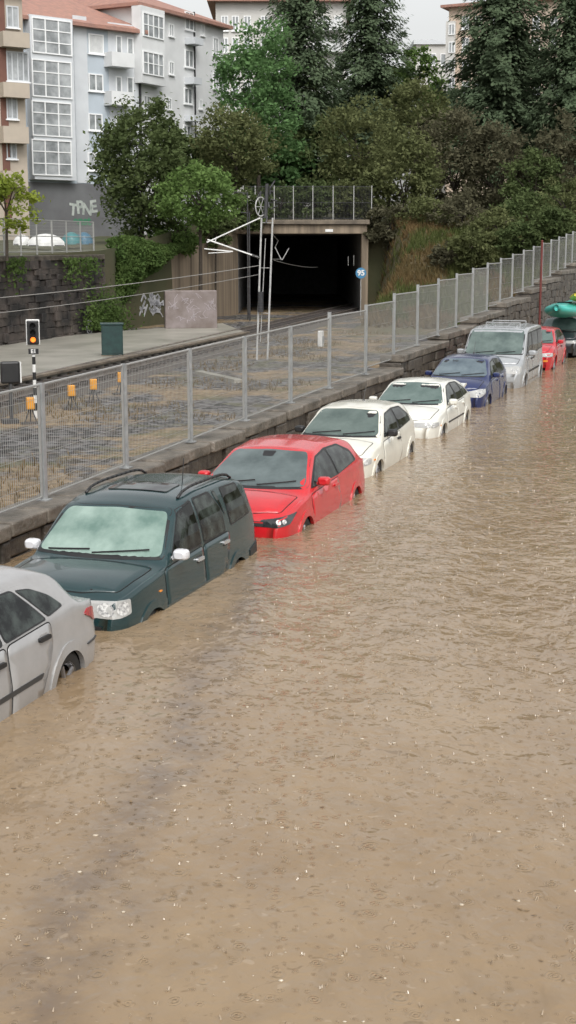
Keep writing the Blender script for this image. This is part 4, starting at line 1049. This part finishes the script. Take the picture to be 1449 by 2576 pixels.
def cedar(label, cx, top, bot, hw, Y, mt, nb=70, seed=1, lf=.26, droop=.35, pw=.8, per=14):
    R_ = random.Random(seed)
    c = at_y(cx, (top + bot) / 2, Y); zt = at_y(cx, top, Y).z; zb = at_y(cx, bot, Y).z; rx = hw / FP * Y
    gz = ground_at(c.x, c.y); root = thing('conifer_tree', label, 'tree', (c.x, c.y, gz))
    mb = MB(); tk = MB(); h = zt - zb
    tk.bar((0, 0, -.2), (0, 0, zt - gz - .5), max(.25, rx * .07), .04, 8)
    for k in range(nb):
        f = (k + R_.random()) / nb; z = zb - gz + h * f; L = rx * ((1 - f) ** pw * .95 + .06) * R_.uniform(.72, 1.12)
        a = k * 2.399 + R_.uniform(-.4, .4); dr = Vector((cos(a), sin(a), 0)); up = R_.uniform(.05, .3)
        ns = max(5, int(L * 5)); prev = Vector((0, 0, z))
        for i in range(1, ns + 1):
            g = i / ns; q = Vector((0, 0, z)) + dr * L * g + Vector((0, 0, L * (up * g - (up + droop) * g * g)))
            if i % 2 == 0 or i == ns: tk.bar(prev, q, .05 * (1.1 - g), .05 * (1.05 - g), 4, False); prev = q
            for _ in range(per):
                e = Vector((R_.gauss(0, .48), R_.gauss(0, .48), -abs(R_.gauss(0, .42)) + .10)) * (.45 + .75 * sin(pi * min(1, g * .9 + .1)))
                p0 = q + e; o = len(mb.v); l = lf * R_.uniform(.7, 1.5); w = lf * .40
                tip = p0 + dr * l * .75 + Vector((R_.gauss(0, .12), R_.gauss(0, .12), -l * R_.uniform(.2, .9)))
                sd = dr.cross(Z3) * w; mid = p0.lerp(tip, .45)
                mb.v += [tuple(p0), tuple(mid + sd), tuple(tip), tuple(mid - sd + Vector((0, 0, R_.gauss(0, .06))))]; mb.f.append((o, o + 1, o + 2, o + 3))
    mb.build('crown', mt, root); tk.build('trunk', MT['bark'], root)
    return root
broad('dense rounded dark green tree in front of the blue-grey house', 352, 252, 605, 124, 84, MT['g_dark'], 230, 65, .16, 3)
broad('light green small leafy tree right of the dense rounded dark tree', 500, 415, 585, 100, 81, MT['g_light'], 90, 60, .15, 4)
broad('olive green rounded tree left of the lamps above the tunnel', 590, 268, 480, 102, 97, MT['g_olive'], 100, 65, .17, 5)
broad('tall bright green leafy tree with layered crown', 648, 40, 420, 110, 104, MT['g_bright'], 160, 65, .19, 6)
cedar('tall dark conifer just right of the bright green tree', 752, -230, 470, 150, 112, MT['g_con'], 130, 7, .30, .35, .6)
cedar('dark layered conifer left of the open patch of sky', 930, -150, 400, 150, 124, MT['g_con'], 120, 8, .32, .3, .6)
broad('light green crown peeping below the open patch of sky', 1050, 110, 330, 65, 126, MT['g_light'], 60, 50, .22, 9)
broad('olive tree in the middle above the tunnel railing', 905, 235, 515, 105, 101, MT['g_olive'], 120, 60, .17, 10)
broad('olive tree on the bank right of the tunnel railing', 1015, 320, 605, 98, 96, MT['g_olive'], 120, 60, .17, 12)
broad('olive crown between the two middle conifers and the big cedar', 1040, 200, 430, 95, 108, MT['g_olive'], 90, 60, .19, 13)
cedar('big spreading cedar with drooping tiers near the peach house', 1265, -220, 420, 195, 116, MT['g_con'], 130, 14, .34, .30, .55)
cedar('dark cedar at the upper right picture edge', 1445, -90, 460, 150, 112, MT['g_con'], 120, 15, .32, .3, .5)
broad('brownish thicket tree below the big cedar', 1140, 260, 590, 105, 104, MT['g_brown'], 130, 55, .18, 16)
broad('brown green thicket tree right of the brownish one', 1245, 290, 590, 95, 102, MT['g_brown'], 120, 55, .18, 17)
broad('mid green leafy tree at the right side of the bank', 1340, 360, 590, 78, 98, MT['g_dark'], 100, 55, .16, 18)
broad('brownish tree at the right picture edge', 1425, 280, 590, 92, 100, MT['g_brown'], 120, 55, .18, 19)
broad('yellow green young tree at the left picture edge', 12, 425, 590, 78, 59, MT['g_yel'], 40, 40, .13, 20, dens=.9, ground=rtop)
for i, (cx, top, bot, hw, Y, m_, lab) in enumerate((
        (820, 130, 420, 75, 130, 'g_dark', 'dark background tree between the two middle conifers'), (560, 330, 490, 65, 106, 'g_dark', 'dark background tree behind the olive rounded tree'),
        (690, 330, 520, 90, 108, 'g_bright', 'green background tree low behind the mast top'), (470, 330, 490, 65, 100, 'g_dark', 'dark background tree between the dense tree and the white house'),
        (1110, 200, 430, 80, 128, 'g_con', 'dark background tree left of the big cedar'), (1350, 100, 480, 95, 128, 'g_con', 'dark background tree between the two right cedars'),
        (800, 290, 540, 95, 110, 'g_dark', 'dark background tree over the tunnel railing'), (980, 150, 430, 85, 134, 'g_dark', 'dark background tree behind the middle conifers'),
        (1250, 130, 430, 85, 132, 'g_con', 'dark background tree right behind the big cedar'))):
    broad(lab, cx, top, bot, hw, Y, MT[m_], 100, 50, .25, 40 + i)
for i, (cx, top, bot, hw, Y, m_, lab) in enumerate((
        (1075, 490, 625, 75, 92, 'g_olive', 'low olive shrub at the top of the bank above the dry grass'), (1160, 480, 640, 80, 90, 'g_brown', 'brown shrub at the top of the bank under the big cedar'),
        (1250, 520, 640, 75, 86, 'g_olive', 'wide olive shrub on the bank behind the fence'), (1330, 480, 610, 80, 88, 'g_dark', 'dark low shrub high on the bank'),
        (1425, 450, 580, 80, 88, 'g_olive', 'olive shrub at the right end of the bank'), (975, 510, 625, 55, 93, 'g_brown', 'brown shrub above the tunnel pier'),
        (700, 455, 565, 50, 97, 'g_dark', 'dark shrub behind the railing, left one over the tunnel'), (790, 450, 560, 55, 97, 'g_dark', 'dark shrub behind the railing, centre over the tunnel'),
        (870, 450, 560, 50, 97, 'g_olive', 'olive shrub behind the railing, right one over the tunnel'), (625, 470, 585, 55, 92, 'g_dark', 'dark shrub left of the railing over the tunnel'),
        (540, 530, 620, 60, 88, 'g_dark', 'dark shrub at the top of the concrete wing wall'), (1395, 520, 610, 60, 80, 'g_dark', 'dull green shrub close behind the right end of the fence'),
        (1310, 560, 650, 60, 80, 'g_dark', 'small dark shrub close behind the fence, left of the red pole'), (1195, 575, 680, 60, 80, 'g_olive', 'small olive shrub low on the bank behind the fence'),
        (440, 560, 640, 70, 84, 'g_light', 'bright low shrub under the light green tree, above the wing wall'), (1120, 610, 700, 45, 82, 'g_brown', 'small brown shrub low on the bank in the dry grass'),
        (925, 440, 560, 50, 95, 'g_olive', 'olive shrub hanging over the right end of the tunnel railing'))):
    broad(lab, cx, top, bot, hw, Y, MT[m_], 60, 55, .14, 70 + i, 'shrub', 'shrub')
iv = MB(); R_ = random.Random(5)
for _ in range(15000):
    u = R_.uniform(264, 480)
    wt = tab(WTOP, u)
    lo = 604 - 12 * sin((u - 264) / 30)
    hi = wt + 14 + 10 * noise.noise(Vector((u * .03, 0, 0)))
    if hi < lo: continue
    f_ = R_.random(); v = lo + (hi - lo) * f_
    bulge = .15 + .9 * sin(pi * clamp(f_)) * (.6 + .5 * noise.noise(Vector((u * .04, v * .04, 3))))
    q = on_plane(u, v, WA, wn) + wn * (bulge + R_.gauss(0, .12)); leaf(iv, q, .10 * R_.uniform(.6, 1.4), R_)
for _ in range(3400):       # plants at the wall foot and trailing down the masonry
    if R_.random() < .75: u = R_.gauss(255, 26); v = 830 - abs(R_.gauss(0, 42))
    else:
        u = R_.choice((25, 170, 210)) + R_.gauss(0, 12); v = 648 + abs(R_.gauss(0, 32))
    q = on_plane(u, v, RA, rn) + rn * R_.uniform(.12, .5); leaf(iv, q, .09 * R_.uniform(.5, 1.3), R_)
tag(iv.build('ivy', MT['ivy']), 'green ivy mass spilling over the wing wall', 'ivy', None, 'stuff')
def tufts(name, mt, n, fn, h0, h1, label, seed):
    R_ = random.Random(seed); mb = MB()
    for _ in range(n):
        q = fn(R_)
        if q is None: continue
        for _k in range(4):
            hh = R_.uniform(h0, h1); a = R_.random() * 6.28; lean = Vector((cos(a), sin(a), 0)) * hh * R_.uniform(.2, .9); sd = Vector((-sin(a), cos(a), 0)) * hh * .07
            o = len(mb.v); mb.v += [tuple(q - sd), tuple(q + sd), tuple(q + lean + Vector((0, 0, hh)))]; mb.f.append((o, o + 1, o + 2))
    return tag(mb.build(name, mt), label, 'grass', None, 'stuff')
def fb(dry):
    def fn(R_):
        s = R_.uniform(SE, -9.6); t = R_.uniform(68, 96)
        k = noise.noise(Vector((s * .35, t * .22, 5))) + .5 * noise.noise(Vector((s * 1.0, t * .7, 1))) - .05 * (s + 17.5) - .01 * (t - 80)
        if (k > .0) != dry: return None
        z = bank_z(s, t)
        if z < -.3: return None
        return ST(s, t, z - .03)
    return fn
tufts('dry_grass', MT['dry'], 14000, fb(True), .18, .6, 'dry brown grass on the bank right of the tunnel', 1)
tufts('green_grass', MT['grass'], 14000, fb(False), .2, .65, 'green grass on the bank right of the tunnel', 2)
def fr(R_):
    s = R_.uniform(-22, -9.6); t = R_.uniform(16, 72)
    if noise.noise(Vector((s * .35, t * .25, 9))) < .12: return None
    return ST(s, t, -.5)
tufts('weeds', MT['dry'], 10000, fr, .05, .20, 'sparse dry weeds growing in the ballast', 3)

# ---------------------------------------------------------------- buildings
class Facade:
    def __init__(s, label, pa, pb, z0, h, depth, mw, name='apartment_building'):
        s.a = Vector((pa.x, pa.y, z0)); d = Vector((pb.x - pa.x, pb.y - pa.y, 0)); s.L = d.length; s.d = d.normalized(); s.n = Vector((s.d.y, -s.d.x, 0)); s.h = h; s.depth = depth
        s.root = thing(name, label, 'building', s.a, atan2(s.d.y, s.d.x))
        MB().span((0, 0, -1), (s.L, depth, h)).build('wall', mw, s.root)
    def loc(s, px, py, off=0):
        q = on_plane(px, py, s.a + s.n * off, s.n) - (s.a)
        return q.dot(s.d), q.z
    def rect(s, r, off=0):
        x0, z1 = s.loc(r[0], r[1], off); x1, _ = s.loc(r[2], r[1], off); xm = (r[0] + r[2]) / 2
        return x0, x1, s.loc(xm, r[3], off)[1], s.loc(xm, r[1], off)[1]
    def panel(s, nm, r, mt, off=0, th=.06):
        x0, x1, z0, z1 = s.rect(r, off)
        return MB().span((x0, -off - th, z0), (x1, -off + .02, z1)).build(nm, mt, s.root)
    def win(s, r, nx=2, ny=1, off=0, fm='frame', pm='pane', sill=True):
        x0, x1, z0, z1 = s.rect(r, off); f = .085; mb = MB()
        y0, y1 = -off - .09, -off - .004
        for (a, b) in (((x0, z0), (x0 + f, z1)), ((x1 - f, z0), (x1, z1)), ((x0 + f, z0), (x1 - f, z0 + f)), ((x0 + f, z1 - f), (x1 - f, z1))):
            mb.span((a[0], y0, a[1]), (b[0], y1, b[1]))
        for k in range(1, nx): xx = x0 + (x1 - x0) * k / nx; mb.span((xx - .045, y0 + .01, z0 + f), (xx + .045, y1, z1 - f))
        for k in range(1, ny): zz = z0 + (z1 - z0) * k / ny; mb.span((x0 + f, y0 + .016, zz - .035), (x1 - f, y1, zz + .035))
        w = mb.build('window', MT[fm], s.root)
        MB().span((x0 + f * .5, -off - .04, z0 + f * .5), (x1 - f * .5, -off - .002, z1 - f * .5)).build('pane', MT[pm], w)
        if sill: MB().span((x0 - .08, -off - .16, z0 - .08), (x1 + .08, -off - .003, z0 - .003)).build('sill', MT['frame'], w)
    def bay(s, r, mt, out=.7):
        x0, x1, z0, z1 = s.rect(r, out)
        return MB().span((x0, -out, z0), (x1, .02, z1)).build('bay', mt, s.root)
    def balcony(s, r, mt, out=1.0):
        x0, x1, z0, z1 = s.rect(r, out); mb = MB()
        mb.span((x0, -out, z0), (x1, -.004, z0 + .18)); mb.span((x0, -out, z0 + .181), (x1, -out + .08, z1)); mb.span((x0, -out + .081, z0 + .181), (x0 + .08, -.004, z1)); mb.span((x1 - .08, -out + .081, z0 + .181), (x1, -.004, z1))
        mb.build('balcony', mt, s.root)
    def roof(s, over, rise, mt, ridge=.35):
        L, d, h = s.L, s.depth, s.h; o = over
        vs = [(-o, -o, h), (L + o, -o, h), (L + o, d + o, h), (-o, d + o, h), (L * ridge, d / 2, h + rise), (L * (1 - ridge), d / 2, h + rise)]
        vs += [(v[0], v[1], v[2] - .25) for v in vs[:4]]
        MB().add(vs, [(0, 1, 5, 4), (1, 2, 5), (2, 3, 4, 5), (3, 0, 4), (0, 6, 7, 1), (1, 7, 8, 2), (2, 8, 9, 3), (3, 9, 6, 0), (6, 9, 8, 7)]).build('roof', mt, s.root)

def top_z(px, py, Y): return at_y(px, py, Y).z
GZ = 4.6
B = Facade('blue-grey apartment house with white glazed bays and a red tiled roof', at_y(48, 500, 100), at_y(352, 500, 107), GZ, top_z(48, 38, 100) - GZ, 12, MT['blueface'])
B.roof(.6, 3.0, MT['tile'], .3)
B.panel('ground_floor_front', (48, 462, 345, 640), MT['greyground'], 0, .10)
B.bay((74, 42, 182, 452), MT['greyface'])
for r in ((78, 48, 178, 137), (78, 152, 178, 246), (78, 256, 178, 344), (78, 352, 178, 442)): B.win(r, 3, 3, .7, sill=False)
for k, r in enumerate(((221, 86, 259, 136), (221, 186, 258, 230), (221, 286, 256, 329), (219, 384, 254, 430))): B.win(r, 2 if k else 1, 1, 0, pm='blind' if k in (0,) else 'pane')
B.panel('wall_stripe', (182, 40, 216, 460), MT['greyface'], 0, .05)
B.panel('recess', (270, 60, 344, 462), MT['greyface'], 0, .04)
for r in ((290, 90, 305, 158), (318, 95, 334, 160), (290, 192, 305, 252), (318, 194, 334, 254), (290, 292, 305, 345)): B.win(r, 1, 1, .04, sill=False)
for r in ((281, 132, 338, 168), (281, 230, 336, 265), (280, 325, 334, 358)): B.balcony(r, MT['whiteface'])
B.panel('drainpipe', (346, 40, 350, 460), MT['darksteel'], 0, .1)
wspray = mat('pale_green_white_spray', (.50, .53, .50), (.30, .34, .31), sc=3, ro=.7)
for ch, px, rot, k in (('T', 184, .12, 1.0), ('P', 201, -.08, 1.1), ('N', 219, .10, 1.0), ('E', 235, -.14, 1.05)):
    x, z = B.loc(px, 525 + 3 * rot * 10, .1)
    text_mesh(ch, 1.15 * k, 'graffiti', wspray, B.root, Matrix.Translation((x, -.115, z)) @ Matrix.Rotation(rot, 4, 'Y') @ XZ, .04)
x, z = B.loc(206, 556, .1)
text_mesh('enst', .9, 'graffiti', mat('green_spray', (.05, .20, .11), ro=.7), B.root, Matrix.Translation((x, -.115, z)) @ XZ, .03)
Cb = Facade('white apartment house with glazed corner bay right of the blue-grey one', at_y(352, 500, 107.3), at_y(565, 500, 118), GZ, top_z(352, 8, 107.3) - GZ, 12, MT['whiteface'])
Cb.roof(.6, 2.5, MT['tile'], .3)
Cb.bay((354, 20, 414, 212), MT['whiteface'], .8)
for r in ((358, 36, 410, 96), (358, 132, 410, 190)): Cb.win(r, 4, 2, .8, sill=False)
for r in ((424, 60, 436, 92), (424, 155, 436, 188), (418, 246, 430, 276), (360, 240, 376, 285), (464, 30, 486, 76), (464, 126, 485, 170), (462, 222, 482, 262), (460, 316, 478, 345), (535, 95, 548, 140), (535, 185, 548, 225), (505, 60, 513, 90), (500, 250, 508, 275)): Cb.win(r, 2, 1, 0)
for r in ((489, 95, 512, 112), (489, 195, 508, 212), (488, 290, 505, 305)): Cb.balcony(r, MT['greyface'], .9)
Cb.panel('drainpipe', (486, 30, 488, 420), MT['darksteel'], 0, .1)
A_ = Facade('beige house with brown brick edge and balconies, cut by the left edge', at_y(-120, 500, 90), at_y(72, 500, 93), GZ - .3, top_z(0, -60, 90) - GZ, 9, MT['beige'])
A_.panel('brick_edge', (-10, -40, 8, 560), MT['brick'], 0, .08)
for r in ((14, 15, 45, 70), (14, 130, 70, 205), (14, 240, 42, 300), (14, 345, 40, 400), (-60, 20, -20, 70), (-60, 130, -20, 200)): A_.win(r, 2 if r[2] < 60 else 4, 1, 0, fm='greyface')
for r in ((8, 80, 74, 118), (8, 208, 74, 245), (8, 318, 72, 360), (8, 430, 70, 470)): A_.balcony(r, MT['beige'], .8)
A_.roof(.5, 1.8, MT['tile'])
D_ = Facade('pale beige house with red roof behind the bright green tree', at_y(545, 300, 142), at_y(870, 300, 142), 6, top_z(700, 12, 145) - 6, 14, MT['paleface'])
D_.roof(.8, 3.5, MT['tile'])
for cx in (565, 592, 622, 665, 710, 760, 815, 850):
    for cy in (40, 95, 150, 205): D_.win((cx - 9, cy, cx + 9, cy + 38), 2, 1, 0)
for r in ((785, 50, 862, 75), (785, 105, 862, 130)): D_.balcony(r, MT['whiteface'], 1.0)
E_ = Facade('tall peach coloured house at the upper right', at_y(1126, 200, 150), at_y(1520, 200, 143), 6, top_z(1130, 14, 150) - 6, 16, MT['peach'])
E_.roof(.7, 1.6, MT['tile'])
E_.panel('balcony_strip', (1126, 55, 1148, 330), MT['paleface'], 0, .5)
for cx in (1172, 1205, 1250, 1300, 1350, 1395, 1435):
    for cy in (40, 95, 150, 205): E_.win((cx - 9, cy, cx + 9, cy + 34), 2, 1, 0)
for cy in (60, 105, 150, 195): E_.win((1129, cy, 1145, cy + 28), 2, 1, .5, sill=False)
F_ = Facade('small pale grey flat-roofed house under the open patch of sky', at_y(1045, 200, 170), at_y(1130, 200, 170), 6, top_z(1080, 112, 170) - 6, 14, MT['paleface'])
for cx in (1062, 1090, 1115): F_.win((cx - 7, 135, cx + 7, 165), 1, 1, 0)
MB().span((-.3, -.3, F_.h), (F_.L + .3, 14.3, F_.h + .5)).build('parapet', MT['greyface'], F_.root)

def hull(label, px, py, wpx, hpx, Y, mt):
    c = at_y(px, py, Y); w = wpx / FP * Y; h = hpx / FP * Y
    root = thing('upturned_boat', label, 'boat', (c.x, c.y, c.z - .02), radians(12), 'upturned hulls behind the railing')
    mb = MB(); n, m = 18, 10; vs = []
    for i in range(n + 1):
        f = i / n; k = max(.05, sin(pi * f)) ** .4
        for j in range(m + 1):
            a = pi * j / m; vs.append((w * (f - .5), .5 * k * cos(a), h * (k * .95 + .05) * sin(a) ** .8))
    mb.add(vs, [(i * (m + 1) + j, i * (m + 1) + j + 1, (i + 1) * (m + 1) + j + 1, (i + 1) * (m + 1) + j) for i in range(n) for j in range(m)]).build('hull', mt, root, smooth=True)
    MB().box((0, 0, .03), (w * .95, .9, .05)).build('gunwale', MT['darksteel'], root)
hull('white rounded upturned hull behind the railing, leftmost', 56, 616, 44, 26, 74, MT['white'])
hull('larger white rounded upturned hull, second from the left behind the railing', 116, 618, 90, 30, 73, MT['white'])
hull('teal rounded upturned hull at the right behind the railing', 180, 614, 50, 30, 75, mat('teal_cover', (.03, .17, .18), ro=.4))
hull('blue rounded upturned hull, rightmost behind the railing', 212, 614, 44, 30, 76, mat('blue_cover', (.03, .12, .19), ro=.4))

def lamp(label, px, py, Y):
    c = at_y(px, py, Y); gz = ground_at(c.x + 1.4, c.y)
    root = thing('street_lamp', label, 'street lamp', (c.x + 1.3, c.y, gz), 0, 'street lamps by the tunnel')
    zz = c.z - gz
    MB().bar((0, 0, -.2), (0, 0, zz), .05, .04, 8).build('pole', MT['darksteel'], root)
    MB().bar((0, 0, zz - .1), (-1.0, 0, zz), .03).build('arm', MT['darksteel'], root)
    MB().ell((-1.3, 0, zz), (.36, .16, .09), 14, 6).build('lamp_head', MT['white'], root, smooth=True)
lamp('white street lamp head, upper one left of the mast', 568, 482, 86)
lamp('white street lamp head, lower one left of the mast', 572, 532, 84.5)

# ---------------------------------------------------------------- light, sky, camera
w = bpy.data.worlds.new('World'); scene.world = w; w.use_nodes = True; nt = w.node_tree
bg = nt.nodes['Background']; sky = nt.nodes.new('ShaderNodeTexSky'); sky.sky_type = 'NISHITA'; sky.sun_disc = False
sky.sun_elevation = radians(50); sky.sun_rotation = radians(165); sky.air_density = 1.5; sky.dust_density = 4; sky.ozone_density = 1
hs = nt.nodes.new('ShaderNodeHueSaturation'); hs.inputs['Saturation'].default_value = .10; hs.inputs['Value'].default_value = 1.4
nt.links.new(sky.outputs[0], hs.inputs['Color']); nt.links.new(hs.outputs[0], bg.inputs[0]); bg.inputs[1].default_value = .15
sl = bpy.data.lights.new('Sun', 'SUN'); sl.energy = 1.3; sl.angle = radians(35); sl.color = (1, .97, .93)
so = bpy.data.objects.new('Sun', sl); col.objects.link(so); so.rotation_euler = (radians(40), 0, radians(15))
cam = bpy.data.cameras.new('Camera'); co = bpy.data.objects.new('Camera', cam); col.objects.link(co)
co.location = (0, 0, H); co.rotation_euler = (pi / 2 - PITCH, 0, 0)
cam.sensor_fit = 'VERTICAL'; cam.sensor_height = 36; cam.lens = FP / 2576 * 36; cam.clip_end = 2000; cam.clip_start = .1
scene.camera = co
scene.view_settings.view_transform = 'Standard'; scene.view_settings.look = 'None'; scene.view_settings.exposure = 0
